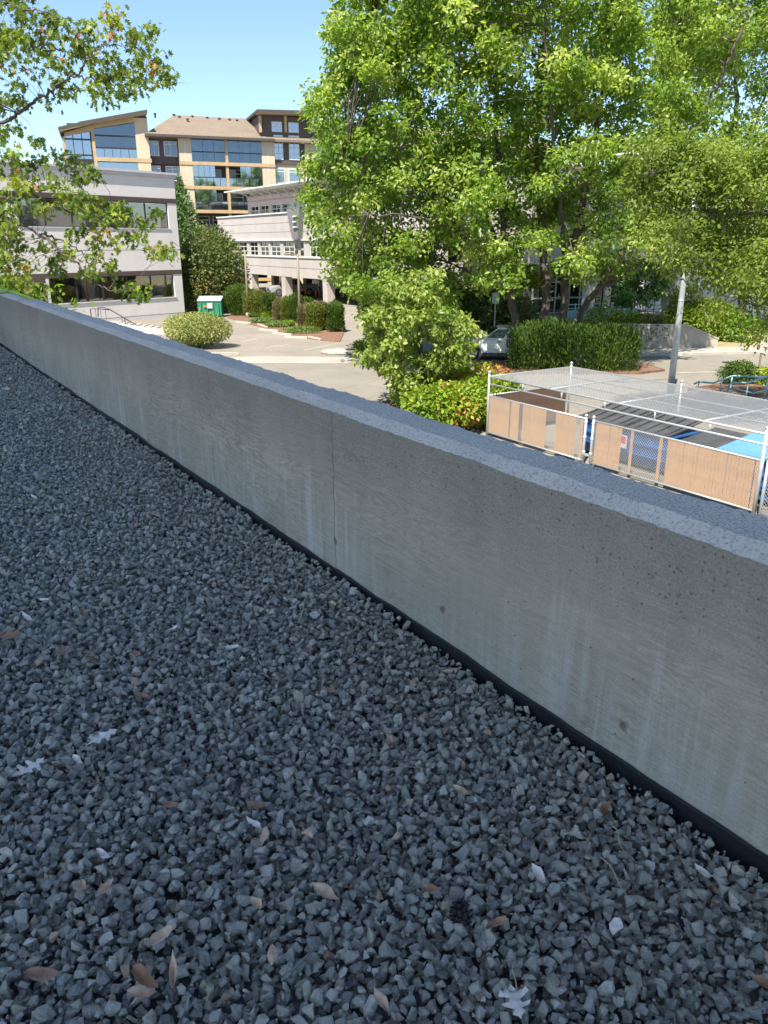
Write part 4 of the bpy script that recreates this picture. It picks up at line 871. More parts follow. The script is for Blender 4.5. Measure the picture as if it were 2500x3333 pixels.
# ------------------------------------------------------------------ the big multi-stemmed tree
TY = 38.2
def T(x, y, dy=0): return aty(x, y, TY + dy)
gb = lambda x: np.array([T(x, 1100)[0], TY, GZ - .1])
limbs = [
    ([gb(1690), T(1690, 1100), T(1665, 960, -.2), T(1640, 850, -.3), T(1630, 600, -.2), T(1615, 350, .3), T(1600, 100, .5), T(1590, -150, .5)], .24, .05),
    ([gb(1780), T(1775, 1110), T(1772, 900, .3), T(1760, 700, .6), T(1740, 450, 1), T(1760, 200, 1.4), T(1790, -100, 1.6)], .26, .05),
    ([gb(1830), T(1830, 1110), T(1840, 900, -.2), T(1870, 780, -.5), T(1920, 560, -.9), T(1960, 300, -1.2), T(1990, 0, -1.5), T(2000, -200, -1.5)], .24, .05),
    ([gb(1848), T(1850, 1080), T(1930, 960, -.5), T(2030, 820, -1.2), T(2130, 660, -1.8), T(2230, 470, -2.3), T(2350, 250, -2.6), T(2450, 0, -3)], .20, .05),
    ([T(1930, 960, -.5), T(2040, 890, -.6), T(2120, 840, -.8), T(2200, 800, -1)], .09, .03),
    ([T(1665, 960, -.2), T(1590, 820, -1), T(1450, 700, -2), T(1300, 610, -2.8), T(1130, 520, -3.2)], .11, .03),
    ([T(1640, 850, -.3), T(1560, 640, .5), T(1420, 430, 1.2), T(1300, 260, 1.6), T(1190, 120, 1.8)], .12, .03),
    ([T(1760, 700, .6), T(1680, 450, 2), T(1560, 200, 3), T(1450, -50, 3.5)], .11, .03),
    ([T(1840, 900, -.2), T(1830, 700, -2), T(1800, 450, -3.4), T(1780, 200, -4), T(1770, 0, -4.2)], .11, .03),
    ([T(1665, 960, -.2), T(1560, 900, 1.0), T(1420, 840, 1.8), T(1280, 800, 2.4)], .09, .02),
    ([T(1870, 780, -.5), T(2010, 580, 1), T(2120, 330, 2), T(2200, 100, 2.6)], .11, .03),
    ([T(1640, 850), T(1500, 760, -2.5), T(1350, 700, -4), T(1200, 700, -4.6)], .08, .02)]
poly = [(1180, -260), (1140, -20), (1085, 90), (1095, 200), (1040, 330), (1050, 430), (1020, 540), (1018, 680), (1060, 770), (1085, 860), (1130, 940), (1250, 980), (1420, 990), (1560, 975), (1680, 950), (1900, 910), (2050, 880), (2120, 840), (2170, 700), (2230, 500), (2330, 300), (2420, 60), (2430, -260)]
def thin_main(p):
    x, y = p; v_ = 0.0
    if x > 2080: return .35
    if 1600 < x < 2020 and y > 700: v_ = .3
    elif 1480 < x < 2100 and y > 560: v_ = .15
    if x > 2050 and y < 420: v_ = max(v_, .40)
    if 1850 < x < 2250 and 330 < y < 700: v_ = max(v_, .35)
    if x < 1200: v_ = 0.0
    return v_
cl = px_clusters(poly, 880, TY, 5.2, 31, 1760, 900, thin_main)
edge = [(1130, 20), (1090, 120), (1105, 250), (1040, 330), (1020, 350), (1060, 430), (1015, 560), (1010, 640), (1040, 700), (1075, 790), (1110, 860), (1190, 905), (1290, 930), (1370, 950), (1100, 180), (1060, 500)]
r = np.random.default_rng(5); cl += [aty(x + r.uniform(-10, 18), y + r.uniform(-15, 15), TY + r.uniform(-3, 2)) for x, y in edge for _ in range(2)]
make_tree('broadleaf_tree', 'big spreading multi-stemmed green tree behind the cedar hedge', 'tree', (gb(1770)[0], TY, GZ), limbs, cl, .82, 150, .22, 'oval', M['leaf_main'], M['bark'], 41, 'trees', twig_r=.018, droop=.35)

# ------------------------------------------------------------------ tree beyond the street, right
BY = 51.0
def T6(x, y, dy=0): return aty(x, y, BY + dy)
b6 = np.array([T6(2420, 1000)[0], BY, GZ - .1])
limbs = [([b6, T6(2420, 1000), T6(2410, 800), T6(2390, 500), T6(2400, 200), T6(2410, -100)], .28, .06), ([T6(2415, 850), T6(2300, 700, -1), T6(2200, 560, -1.5), T6(2130, 420, -2)], .12, .03), ([T6(2400, 650), T6(2280, 400, 1), T6(2200, 150, 1.5)], .12, .03), ([T6(2405, 760), T6(2530, 560, .5), T6(2640, 380, 1)], .12, .03), ([T6(2395, 520), T6(2520, 250, -1), T6(2600, 0, -1.5)], .1, .03)]
cl = px_clusters([(2060, 560), (2110, 300), (2180, 40), (2230, -200), (2700, -200), (2760, 400), (2720, 880), (2560, 860), (2400, 830), (2250, 800), (2130, 740)], 330, BY, 4.0, 73, 2400, 420)
make_tree('broadleaf_tree', 'tall green tree standing beyond the street behind the yellow-green shrubs', 'tree', (b6[0], b6[1], GZ), limbs, cl, .95, 130, .25, 'oval', M['leaf_main'], M['bark'], 44, 'trees', twig_r=.02, droop=.35)

# ------------------------------------------------------------------ olive-toned tree reaching in from the right
RYT = 24.5
def T2(x, y, dy=0): return aty(x, y, RYT + dy)
b2 = np.array([T2(2720, 1000)[0], RYT + 1, GZ - .1])
limbs = [([b2, T2(2720, 1150, 1), T2(2690, 900, .6), T2(2650, 650, .2), T2(2600, 400, 0)], .22, .06), ([T2(2690, 900, .6), T2(2560, 840), T2(2420, 850, -.5), T2(2300, 870, -.8)], .10, .02), ([T2(2670, 760, .4), T2(2520, 700), T2(2380, 690, -.6), T2(2250, 720, -1)], .10, .02), ([T2(2650, 650), T2(2500, 560), T2(2350, 520, -.4), T2(2220, 540, -.5), T2(2110, 570, -.6)], .09, .015), ([T2(2700, 950, .5), T2(2560, 950, .4), T2(2460, 1000, .2)], .07, .02)]
poly2 = [(2120, 760), (2110, 690), (2160, 620), (2230, 560), (2340, 500), (2480, 470), (2700, 420), (2740, 1010), (2560, 960), (2440, 950), (2330, 915), (2260, 905), (2200, 890), (2150, 840)]
cl = px_clusters(poly2, 170, RYT, 2.0, 71) + px_clusters([(2040, 620), (2080, 470), (2300, 450), (2400, 520), (2200, 660), (2100, 780)], 46, RYT, 1.0, 72) + [T2(x, y, random.uniform(-.8, .8)) for x, y in ((2330, 1000), (2300, 900), (2400, 930), (2440, 1010), (2480, 960), (2500, 1060), (2470, 1100), (2520, 1010), (2390, 880), (2350, 900))]
make_tree('broadleaf_tree', 'olive green tree with low drooping branches over the street light', 'tree', (b2[0], b2[1], GZ), limbs, cl, .62, 165, .125, 'oval', M['leaf_olive'], M['bark'], 43, 'trees', twig_r=.014, droop=.45)

# ------------------------------------------------------------------ oak branches at the left
LY = 15.6
def TL(p, dy=0): return aty(p[0], p[1], LY + dy)
b3 = np.array([-11.6, 17.2, GZ - .1]); tk = [b3, np.array([-11.5, 17.2, -1.5]), np.array([-11.2, 17.0, 1.5]), np.array([-10.8, 16.8, 4.5]), np.array([-10.2, 16.4, 8.0])]
limbs = [(tk, .26, .08),
    ([tk[1], TL((-140, 690)), TL(z7(0, 470)), TL(z7(150, 540), -.2), TL(z7(300, 620), -.3), TL(z7(450, 740), -.5), TL(z7(600, 850), -.6), TL(z7(700, 960), -.7), TL(z7(760, 1020), -.7), TL(z7(900, 1065), -.8), TL(z7(1000, 1062), -.8)], .034, .006),
    ([TL(z7(300, 620), -.3), TL(z7(400, 640)), TL(z7(520, 690), .2), TL(z7(660, 790), .3), TL(z7(780, 790), .4)], .02, .006),
    ([tk[2], TL((-120, 640)), TL(z7(0, 340)), TL(z7(100, 365), .2), TL(z7(230, 290), .3), TL(z7(450, 260), .4), TL(z7(620, 300), .4)], .05, .008),
    ([TL(z7(230, 290), .3), TL(z7(430, 430), .6), TL(z7(640, 470), .7), TL(z7(860, 560), .8), TL(z7(1000, 640), .9), TL(z7(1180, 740), .9)], .022, .005),
    ([TL(z7(430, 430), .6), TL(z7(640, 440), .4), TL(z7(900, 530), .3), TL(z7(1100, 520), .3)], .014, .005),
    ([tk[2], TL((-90, 480)), TL(zt(0, 960)), TL(zt(120, 890)), TL(zt(200, 830)), TL(zt(300, 760), -.2), TL(zt(420, 690), -.3), TL(zt(520, 630), -.4), TL(zt(590, 560), -.5), TL(zt(660, 500), -.5), TL(zt(740, 390), -.6), TL(zt(820, 350), -.6), TL(zt(940, 360), -.6), TL(zt(1020, 325), -.6)], .04, .005),
    ([TL(zt(560, 590), -.4), TL(zt(690, 600), -.2), TL(zt(860, 610), 0), TL(zt(1000, 600), .1), TL(zt(1120, 620), .1), TL(zt(1240, 658), .1), TL(zt(1330, 655), .1), TL(zt(1400, 640), .1)], .016, .003),
    ([TL(zt(420, 690), -.3), TL(zt(600, 690)), TL(zt(760, 720), .2), TL(zt(960, 690), .2), TL(zt(1160, 745), .2)], .016, .003),
    ([tk[3], TL((-60, 120)), TL(zt(120, 260), .3), TL(zt(300, 380), .3), TL(zt(440, 380), .3), TL(zt(560, 420), .3)], .04, .006),
    ([tk[3], TL((-60, -60)), TL(zt(100, 60), -.4), TL(zt(260, 80), -.5), TL(zt(480, 130), -.6)], .04, .006)]
cz3 = [(660, 230), (630, 200), (740, 210), (860, 130), (880, 110), (850, 260), (890, 190), (1040, 250), (1010, 260), (1160, 240), (1190, 220), (1130, 310), (1050, 360), (1060, 450), (1080, 490), (560, 440), (530, 520), (540, 330), (720, 440), (690, 460), (860, 420), (780, 510), (740, 560), (900, 560), (850, 560), (960, 560), (1020, 510), (930, 660), (900, 720), (960, 740), (1060, 650), (1080, 690), (1000, 620), (1200, 430), (1220, 480), (1190, 530), (1240, 590), (1290, 630), (1315, 595), (1105, 590), (470, 690), (440, 650), (540, 720), (640, 690), (800, 780), (760, 740), (720, 640), (400, 790), (620, 360), (690, 330), (820, 620), (780, 640), (590, 400), (850, 480)]
cz7 = [(100, 60), (60, 20), (250, 80), (330, 30), (430, 20), (500, 60), (560, 50), (580, 150), (600, 230), (560, 300), (650, 330), (700, 180), (740, 160), (690, 130), (100, 200), (150, 130), (300, 200), (250, 260), (400, 250), (430, 180), (480, 320), (250, 420), (350, 450), (450, 380), (560, 430), (640, 420), (740, 400), (800, 380), (700, 520), (800, 500), (860, 530), (910, 430), (960, 420), (950, 500), (1040, 510), (1090, 540), (1130, 560), (1190, 480), (1220, 460), (620, 600), (560, 620), (760, 640), (830, 640), (900, 680), (1030, 660), (1090, 650), (980, 640), (740, 700), (700, 820), (780, 800), (850, 880), (820, 900), (650, 900), (720, 930), (690, 940), (60, 600), (30, 560), (60, 700), (180, 700), (300, 680), (340, 740), (480, 760), (540, 800), (500, 790), (100, 820), (170, 830), (230, 870), (50, 900), (20, 800), (400, 880), (470, 910), (430, 840), (1180, 780), (1240, 740), (1280, 740), (1310, 790), (1200, 760), (960, 1050), (1000, 1040), (1060, 1075), (1110, 1080), (40, 470), (100, 430), (20, 330), (100, 960), (180, 1000), (240, 1040), (40, 980)]
dense = [(-160, -60), (85, -60), (100, 25), (190, 40), (235, 65), (215, 110), (170, 130), (190, 200), (150, 235), (165, 270), (130, 300), (90, 330), (50, 350), (20, 400), (-160, 420)]
dense2 = [(-160, 430), (30, 400), (110, 420), (180, 440), (185, 475), (130, 500), (190, 530), (220, 580), (150, 600), (60, 640), (30, 700), (-160, 760)]
dense3 = [(-160, 740), (40, 720), (110, 800), (120, 880), (70, 900), (-160, 940)]
r = np.random.default_rng(15)
cl = [TL(zt(*p), r.uniform(-.7, .5)) for p in cz3] + [TL(z7(*p), r.uniform(-.7, .7)) for p in cz7] + px_clusters(dense, 85, LY, .9, 51) + px_clusters(dense2, 34, LY, .8, 53) + px_clusters(dense3, 24, LY, .8, 55)
make_tree('oak_tree', 'oak tree with lobed leaves reaching over from beside the parapet corner', 'tree', (b3[0], b3[1], GZ), limbs, cl, .21, 24, .125, 'oak', M['leaf_oak'], M['bark'], 47, 'trees', twig_r=.0065, droop=.75, up=.45, crownscale=(1, 1, .85))
# low shrub by the left corner (behind the hose)
def shrub(name, label, cat, c, rad, n, ls, shape, mat, seed, group=None, form='ball', core=True, tone=0.0, up=.5, stemm=None, droop=0.1, lump=1.0):
    """leafy mass: lumpy volume, leaves mostly in the outer shell, twiggy core and stems under it"""
    r = np.random.default_rng(seed); root = empty(name, (c[0], c[1], GZ if len(c) < 3 else c[2]), 0, label, cat, group); rx, ry, H = rad
    nb = max(5, int(9 * (rx + ry) * .5 * .7) + 4); lob = r.normal(0, 1, (nb, 3)); lob /= np.linalg.norm(lob, axis=1, keepdims=True); amp = r.uniform(.05, .24, nb) * lump; wid = r.uniform(3, 9, nb)
    def radius(d): return 1 - .06 + sum(amp[i] * np.exp(-wid[i] * (1 - d @ lob[i])) for i in range(nb)) - .05
    d = r.normal(0, 1, (n, 3)); d /= np.linalg.norm(d, axis=1, keepdims=True); q = r.uniform(0, 1, n) ** .28; q = np.where(r.random(n) < .05, q * r.uniform(1.0, 1.16, n), q)
    if form == 'box':
        m_ = np.max(np.abs(d), axis=1, keepdims=True); dd = d / (m_ ** .75)
    elif form == 'column':
        dd = d.copy(); hxy = np.linalg.norm(d[:, :2], axis=1, keepdims=True); z_ = d[:, 2]; dd[:, :2] = d[:, :2] / (hxy + .02) * np.clip(1 - np.clip((z_ - .35) / .65, 0, 1) ** 2, 0.03, 1)[:, None] ** .5 * np.clip(hxy * 2.2, 0, 1); dd[:, 2] = np.sign(z_) * np.abs(z_) ** .8
    elif form == 'cone':
        dd = d.copy(); z_ = (d[:, 2] + 1) / 2; hxy = np.linalg.norm(d[:, :2], axis=1, keepdims=True); dd[:, :2] = d[:, :2] / (hxy + .02) * ((1 - z_) ** .85 + .02)[:, None]
    else: dd = d
    P = dd * (q * radius(d))[:, None] * np.array([rx, ry, H / 2]); P[:, 2] += H / 2 + .04; P += r.normal(0, .03, P.shape)
    keep = P[:, 2] > .03; P = P[keep]; d = d[keep]; k = len(P)
    if form in ('column', 'cone', 'box') and shape == 'spray': dirs = d * .5 + r.normal(0, .3, (k, 3)); dirs[:, 2] += .9 if form != 'cone' else -.1; nrm = d + r.normal(0, .45, (k, 3))
    else: dirs = d * .8 + r.normal(0, .6, (k, 3)); dirs[:, 2] -= droop; nrm = d * .6 + r.normal(0, .5, (k, 3)); nrm[:, 2] += up
    pt = sum(np.sin(P @ r.normal(0, 2.6 / max(.5, min(rx, H)), 3) + r.uniform(0, 6)) for _ in range(3)) * .09
    rnd = np.clip(.45 + tone + pt + r.normal(0, .17, k), 0, 1)
    link_mesh('foliage', leaves_mesh('foliage', P, ls * r.uniform(.6, 1.3, k), dirs, nrm, shape, rnd, mat), None, root)
    mb = MB(); ns = 7
    for i in range(ns):
        a = 6.283 * i / ns + r.uniform(0, .6); e = r.uniform(.35, .75); tip = np.array([math.cos(a) * rx * e, math.sin(a) * ry * e, H * r.uniform(.55, .85)])
        if form in ('column', 'cone'): tip[:2] *= .3
        mb.tube([(math.cos(a) * .06, math.sin(a) * .06, -.1), tip * np.array([.4, .4, .5]), tip], [.035, .025, .008], 5, False)
    mb.build('stem', stemm or M['bark'], root, True)
    return root
shrub('shrub', 'dark glossy green shrub rising beside the parapet corner under the oak', 'shrub', (-10.6, 21.0), (2.3, 1.8, 4.7), 5200, .16, 'oval', M['leaf_main'], 61, 'shrubs', tone=-.12)

# ------------------------------------------------------------------ small pale-leaved tree
SY = 27.6
def T4(x, y, dy=0): return aty(x, y, SY + dy)
b4 = np.array([*G(1378, 1332)[:2], GZ + .05]); SY = b4[1]
limbs = [([b4, T4(1376, 1250), T4(1372, 1170), T4(1365, 1080), T4(1370, 980), T4(1375, 910)], .09, .02), ([T4(1374, 1200), T4(1320, 1140, -.4), T4(1250, 1090, -.7), T4(1190, 1060, -.8)], .04, .012), ([T4(1372, 1170), T4(1440, 1110, .4), T4(1520, 1070, .6), T4(1580, 1080, .7)], .04, .012), ([T4(1372, 1170), T4(1340, 1080, .8), T4(1290, 1010, 1.2)], .035, .012), ([T4(1372, 1180), T4(1420, 1150, -.9), T4(1460, 1100, -1.3)], .035, .012), ([T4(1376, 1240), T4(1300, 1220, .3), T4(1230, 1190, .5)], .03, .01)]
pl = [(1340, 900), (1405, 905), (1430, 1000), (1500, 1030), (1590, 1075), (1570, 1130), (1515, 1140), (1500, 1215), (1465, 1270), (1420, 1240), (1340, 1290), (1290, 1290), (1265, 1240), (1215, 1190), (1170, 1175), (1185, 1120), (1215, 1085), (1165, 1060), (1170, 1010), (1260, 1015), (1320, 1000)]
cl = px_clusters(pl, 150, SY, 1.7, 81, 1370, 260) + px_clusters([(1250, 1010), (1270, 930), (1330, 880), (1420, 880), (1450, 960), (1420, 1020)], 26, SY, 1.0, 82) 
make_tree('small_tree', 'small bright tree with large pale green leaves between parapet and parked white car', 'tree', b4, limbs, cl, .36, 48, .20, 'oval', M['leaf_pale'], M['bark'], 83, 'trees', twig_r=.010, droop=.45, up=.8)

# ------------------------------------------------------------------ hedges, shrubs and trees of the car park
shrub('cedar_hedge', 'dense clipped dark green cedar hedge in front of the big tree', 'hedge', (G(1740, 1196)[0], 36.3), (1.55, .75, 2.05), 9000, .17, 'spray', M['leaf_cedar'], 91, 'cedar hedges', 'box')
shrub('cedar_hedge', 'rounded dark green cedar clump ending the hedge beside the road', 'hedge', (G(1925, 1196)[0] + .1, 36.0), (1.75, .9, 2.05), 10000, .17, 'spray', M['leaf_cedar'], 92, 'cedar hedges', 'box', tone=-.05)
c = G(628, 1141); shrub('variegated_shrub', 'rounded clipped shrub with yellow-green variegated leaves above the parapet', 'shrub', (c[0], c[1] + 1.2), (2.0, 1.6, 2.0), 12500, .10, 'oval', M['leaf_varieg'], 93, 'shrubs', 'ball', up=.9, lump=.45)
c = G(1510, 1420); shrub('red_tipped_shrub', 'bushy shrub with red-tipped new leaves beside the caged bins', 'shrub', (c[0] - .25, c[1] + 1.2), (1.5, 1.2, 1.45), 5200, .15, 'oval', M['leaf_red'], 94, 'shrubs', tone=-.06, up=.9)
shrub('red_tipped_shrub', 'red-leaved shrub between the pale tree and the cage corner', 'shrub', (c[0] + .55, c[1] + 4.2), (1.5, 1.1, 1.5), 3600, .15, 'oval', M['leaf_red'], 95, 'shrubs', tone=.12)
shrub('lime_shrub', 'bright lime green shrub against the end of the bin cage', 'shrub', (c[0] + 1.05, c[1] + 2.2), (1.15, 1.0, 1.5), 3400, .14, 'oval', M['leaf_lime'], 96, 'shrubs')
shrub('low_shrub', 'low dark green shrub at the foot of the small pale tree', 'shrub', (b4[0] - .25, b4[1] + .2), (.9, .7, .75), 1500, .13, 'oval', M['leaf_main'], 97, 'shrubs')
shrub('low_shrub', 'dark shrub in the shade behind the small pale tree', 'shrub', (b4[0] + .95, b4[1] + 1.6), (1.0, .8, 1.6), 2400, .13, 'oval', M['leaf_main'], 98, 'shrubs', tone=-.2)
c = G(1215, 1150)
shrub('low_shrub', 'olive low shrub at the kerb where the car park meets the street', 'shrub', (c[0] - .1, 42.4), (1.15, .9, .75), 1800, .12, 'oval', M['leaf_lime'], 99, 'shrubs', tone=-.15); shrub('low_shrub', 'clipped olive shrub behind the low kerbside shrub', 'shrub', (c[0] + .5, 45.0), (1.1, 1.0, 1.7), 2600, .12, 'oval', M['leaf_mixed'], 100, 'shrubs')
rk = MB(); import bmesh as _b
bm = _b.new(); _b.ops.create_icosphere(bm, subdivisions=3, radius=1)
for v_ in bm.verts: v_.co = Vector((v_.co.x * .85, v_.co.y * .45, v_.co.z * .22)) * (1 + .12 * math.sin(v_.co.x * 5) * math.cos(v_.co.y * 4))
me = bpy.data.meshes.new('kerb_stone'); bm.to_mesh(me); bm.free(); ko = link_mesh('kerb_stone', me, M['sidewalk']); q = G(*z4(1242, 1668)); ko.location = (q[0], q[1], GZ + .08); ko.rotation_euler = (0, 0, -.2); tag(ko, 'pale rounded stone at the tip of the kerbside bed', 'stone')
# row of cedars along the bed: (px, py of foot, width m, height m, material, label)
row = [((365, 1320), 1.7, 4.6, 'leaf_cedar', 'tall dark cedar at the far end of the cedar row'), ((495, 1335), 1.35, 3.9, 'leaf_cedar_y', 'broad yellow-green cedar beside the first lot lamp'), ((625, 1362), 0.95, 3.3, 'leaf_cedar', 'narrow dark green cedar standing free in the row'), ((605, 1365), .5, .9, 'leaf_lime', 'small round lime shrub at the foot of the narrow cedar'), ((715, 1370), .75, 2.7, 'leaf_dry', 'thin browned cedar left of the second lot lamp'), ((785, 1385), .7, 2.6, 'leaf_cedar_y', 'thin olive cedar between two browned cedars'), ((865, 1390), .9, 3.0, 'leaf_cedar', 'full green cedar just behind the second lot lamp'), ((960, 1375), 1.0, 2.9, 'leaf_cedar', 'green cedar behind the browned cedar group'), ((965, 1445), 1.05, 2.6, 'leaf_dry', 'wide browned cedar right of the second lot lamp'), ((1040, 1460), .95, 2.7, 'leaf_cedar_y', 'olive cedar with browned flank in the row'), ((1105, 1450), .75, 2.3, 'leaf_dry', 'sparse browned cedar beside the last green cedar'), ((1225, 1470), .95, 3.0, 'leaf_cedar', 'dark green cedar at the near end of the row')]
rowtop = [1055, 1085, 1125, 1290, 1170, 1150, 1140, 1150, 1215, 1200, 1205, 1195]
for i, ((x, y), w, h, m_, lb) in enumerate(row):
    q = G(*z4(x, y)); h = float(aty(*z4(x, rowtop[i]), q[1])[2] - GZ); shrub('cedar', lb, 'cedar', (q[0], q[1]), (w * .68, w * .6, h), int(3600 + 2600 * w * h * .5), .17, 'spray' if 'lime' not in m_ else 'oval', M[m_], 200 + i, 'cedars along the car park bed', 'column' if h > 1 else 'ball')
for i, (x, y, w) in enumerate(((555, 1395, 1.35), (700, 1432, 1.5), (800, 1425, .6), (910, 1488, 1.75), (480, 1345, .6))):
    q = G(*z4(x, y)); shrub('ground_cover', ['spreading green ground cover mound nearest the first lot lamp', 'spreading green ground cover mound in the middle of the bed', 'small yellow-green mound between two ground cover mounds', 'widest green ground cover mound below the second lot lamp', 'small tuft at the foot of the first lot lamp'][i], 'ground cover', (q[0], q[1] + .4), (w * .72, w * .55, .42), 1300, .10, 'oval', M['leaf_ground' if i != 2 else 'leaf_lime'], 230 + i, 'ground cover mounds')
# trees behind the dumpster
c = G(690, 1045)
q = aty(690, 905, 68.0); shrub('mixed_tree', 'broad bronze and green leafy tree behind the green dumpster', 'tree', (q[0], 68.0), (2.6, 2.3, float(aty(690, 765, 68)[2] - GZ)), 12000, .22, 'oval', M['leaf_mixed'], 240, 'trees'); q = aty(742, 960, 69.5); shrub('mixed_tree', 'reddish-tinged leafy shrub on the right of the bronze tree', 'tree', (q[0] - .3, 69.5), (1.4, 1.5, float(aty(742, 840, 69.5)[2] - GZ)), 4600, .2, 'oval', M['leaf_mixed'], 241, 'trees', tone=.12)
q = aty(596, 800, 76); shrub('conifer', 'blue-green drooping conifer between the mauve block and the apartments', 'tree', (q[0], 76), (2.9, 2.6, float(aty(590, 612, 76)[2] - GZ)), 10000, .36, 'spray', M['leaf_conifer'], 242, 'trees', 'cone')
q = aty(665, 800, 84); shrub('mixed_tree', 'light green leafy tree in front of the apartment balconies', 'tree', (q[0], 84), (3.2, 2.6, float(aty(665, 745, 84)[2] - GZ)), 9000, .26, 'oval', M['leaf_main'], 243, 'trees')
q = aty(600, 900, 67); shrub('mixed_tree', 'green bush between the mauve block and the bronze tree', 'tree', (q[0] + .25, 67.2), (1.3, 1.4, 4.6), 3600, .2, 'oval', M['leaf_mixed'], 244, 'trees', tone=-.1)
# planting before the entrance wing, right side
def sh_px(x, y, Y, rx, ry, H, n, ls, shp, mat, seed, label, name='shrub', form='ball', tone=0):
    q = aty(x, y, Y); return shrub(name, label, 'shrub', (q[0], Y), (rx, ry, H), n, ls, shp, M[mat], seed, 'shrubs', form, tone=tone)
sh_px(1960, 1070, 44.5, 1.4, 1.0, 2.2, 2600, .16, 'oval', 'leaf_red', 250, 'orange-tinged shrub peeping over the cedar hedge', tone=.06); sh_px(2040, 1075, 44.8, 1.3, 1.0, 2.0, 2600, .15, 'oval', 'leaf_lime', 251, 'lime green shrub beside the orange-tinged one'); sh_px(2095, 1090, 44.6, 1.3, .8, 1.9, 2600, .14, 'oval', 'leaf_mixed', 252, 'dark olive shrub at the shaded end of the retaining wall')
sh_px(2290, 1080, 47.5, 2.2, 1.3, 2.5, 5200, .17, 'oval', 'leaf_lime', 253, 'large yellow-green shrub behind the low retaining wall'); sh_px(2410, 1090, 47.0, 1.4, 1.1, 1.7, 2600, .16, 'oval', 'leaf_main', 254, 'green shrub at the far end of the retaining wall'); sh_px(2225, 1020, 48.5, 1.0, .9, 3.4, 2600, .17, 'oval', 'leaf_olive', 255, 'tall thin shrub beside the wing pillar', tone=.1)
q = G(2440, 1268); shrub('small_conifer', 'small dark conifer bush in the bed by the teal handrails', 'shrub', (q[0] - .1, q[1] + .9), (.75, .7, 1.05), 1800, .15, 'spray', M['leaf_cedar'], 256, 'shrubs', 'ball'); shrub('small_conifer', 'yellowish low bush beside the small dark conifer', 'shrub', (q[0] + 1.2, q[1] + .6), (.9, .7, .8), 1500, .13, 'oval', M['leaf_lime'], 257, 'shrubs')
q = aty(2395, 1255, 32.0); shrub('small_conifer', 'small dark green bush at the top of the teal handrail', 'shrub', (q[0] - .1, 32.0), (.6, .6, 1.0), 1300, .14, 'spray', M['leaf_cedar'], 258, 'shrubs', 'ball')
for i, (x, Y, rx, H) in enumerate(((1260, 52, 2.0, 3.4), (1400, 50, 2.4, 4.2), (1530, 49, 2.2, 3.6), (1640, 48, 1.8, 3.0))):
    sh_px(x, 1000, Y, rx, 1.4, H, 5200, .2, 'oval', ('leaf_cedar', 'leaf_main', 'leaf_cedar', 'leaf_mixed')[i], 270 + i, ('dark green bush right of the cedar row behind the small tree', 'big leafy bush in the shade behind the small pale tree', 'dark evergreen bush in the shade behind the white car', 'bronze-green bush beside the trunks of the big tree')[i], tone=-.05)
# young street tree before the wing
q = aty(2055, 1000, 47.5); b5 = np.array([q[0], 47.5, GZ]); t5 = lambda x, y, dy=0: aty(x, y, 47.5 + dy)
make_tree('young_tree', 'young dark green tree with a single straight trunk before the entrance wing', 'tree', b5, [([b5, t5(2052, 1060), t5(2055, 980), t5(2070, 900)], .12, .05), ([t5(2055, 1000), t5(2010, 930), t5(1990, 890)], .05, .02), ([t5(2055, 990), t5(2110, 930), t5(2150, 890)], .05, .02)], px_clusters([(1985, 960), (2010, 890), (2080, 840), (2150, 870), (2170, 930), (2130, 985), (2060, 1000)], 46, 47.5, 1.6, 91), .55, 120, .2, 'oval', M['leaf_conifer'], M['bark'], 87, 'trees')
# far trees closing the view behind the buildings
far = [(1500, 105, 6, 15), (1800, 112, 7, 17), (2100, 100, 6, 14), (2330, 92, 6, 16), (2560, 96, 7, 17), (1250, 128, 6, 16), (-60, 100, 6, 14)]
for i, (x, Y, w, h) in enumerate(far):
    q = aty(x, 800, Y); shrub('background_tree', 'tall green tree in the far background behind the buildings', 'tree', (q[0], Y), (w, w * .8, h), 5200, .6, 'oval', M['leaf_olive' if i % 2 else 'leaf_main'], 300 + i, 'far background trees')

# ================================================================== BIN CAGE (chain-link enclosure)
F = Facade('bin_enclosure', (3.17, 23.34), 147, 'galvanised chain-link bin enclosure with tan privacy slats and a mesh roof', 'fence'); RT = F.root
def k6(x, y, o=0.0): return F.L(*z6(x, y), o)
SE = 12.4; W = 3.45; ZT = 1.93; ZR1, ZR2 = 1.82, 1.60; ZF, ZB = 1.25, 0.12
def chain(name, P, ex, ey, L, H, parent, pitch=.078, th=.0062, wob=.0):
    """woven diamonds: two families of wires clipped to an L x H panel"""
    P = np.array(P, float); ex = np.array(ex, float); ey = np.array(ey, float); nz = np.cross(ex, ey); mb = MB(); k = -H
    while k < L:
        for sgn in (0, 1):
            a0, a1 = max(k, 0), min(k + H, L)
            if a1 - a0 > .02:
                if sgn == 0: A_, B_ = (a0, a0 - k), (a1, a1 - k)
                else: A_, B_ = (a0, H - (a0 - k)), (a1, H - (a1 - k))
                sag = lambda x: -.05 * math.sin(math.pi * min(1, max(0, x / L))) * wob
                o = nz * (.004 if sgn else -.004)
                mb.bar(P + ex * A_[0] + ey * A_[1] + o, P + ex * B_[0] + ey * B_[1] + o, th)
        k += pitch
    return mb.build(name, M['wire'], parent)
def pipe(name, a, b, r_, parent=RT, m=None): return MB().tube([a, b], r_, 10).build(name, m or M['galv'], parent, True)
sg0 = k6(672, 420)[0]; sg1 = k6(712, 430)[0]; sR = k6(1618, 640)[0]
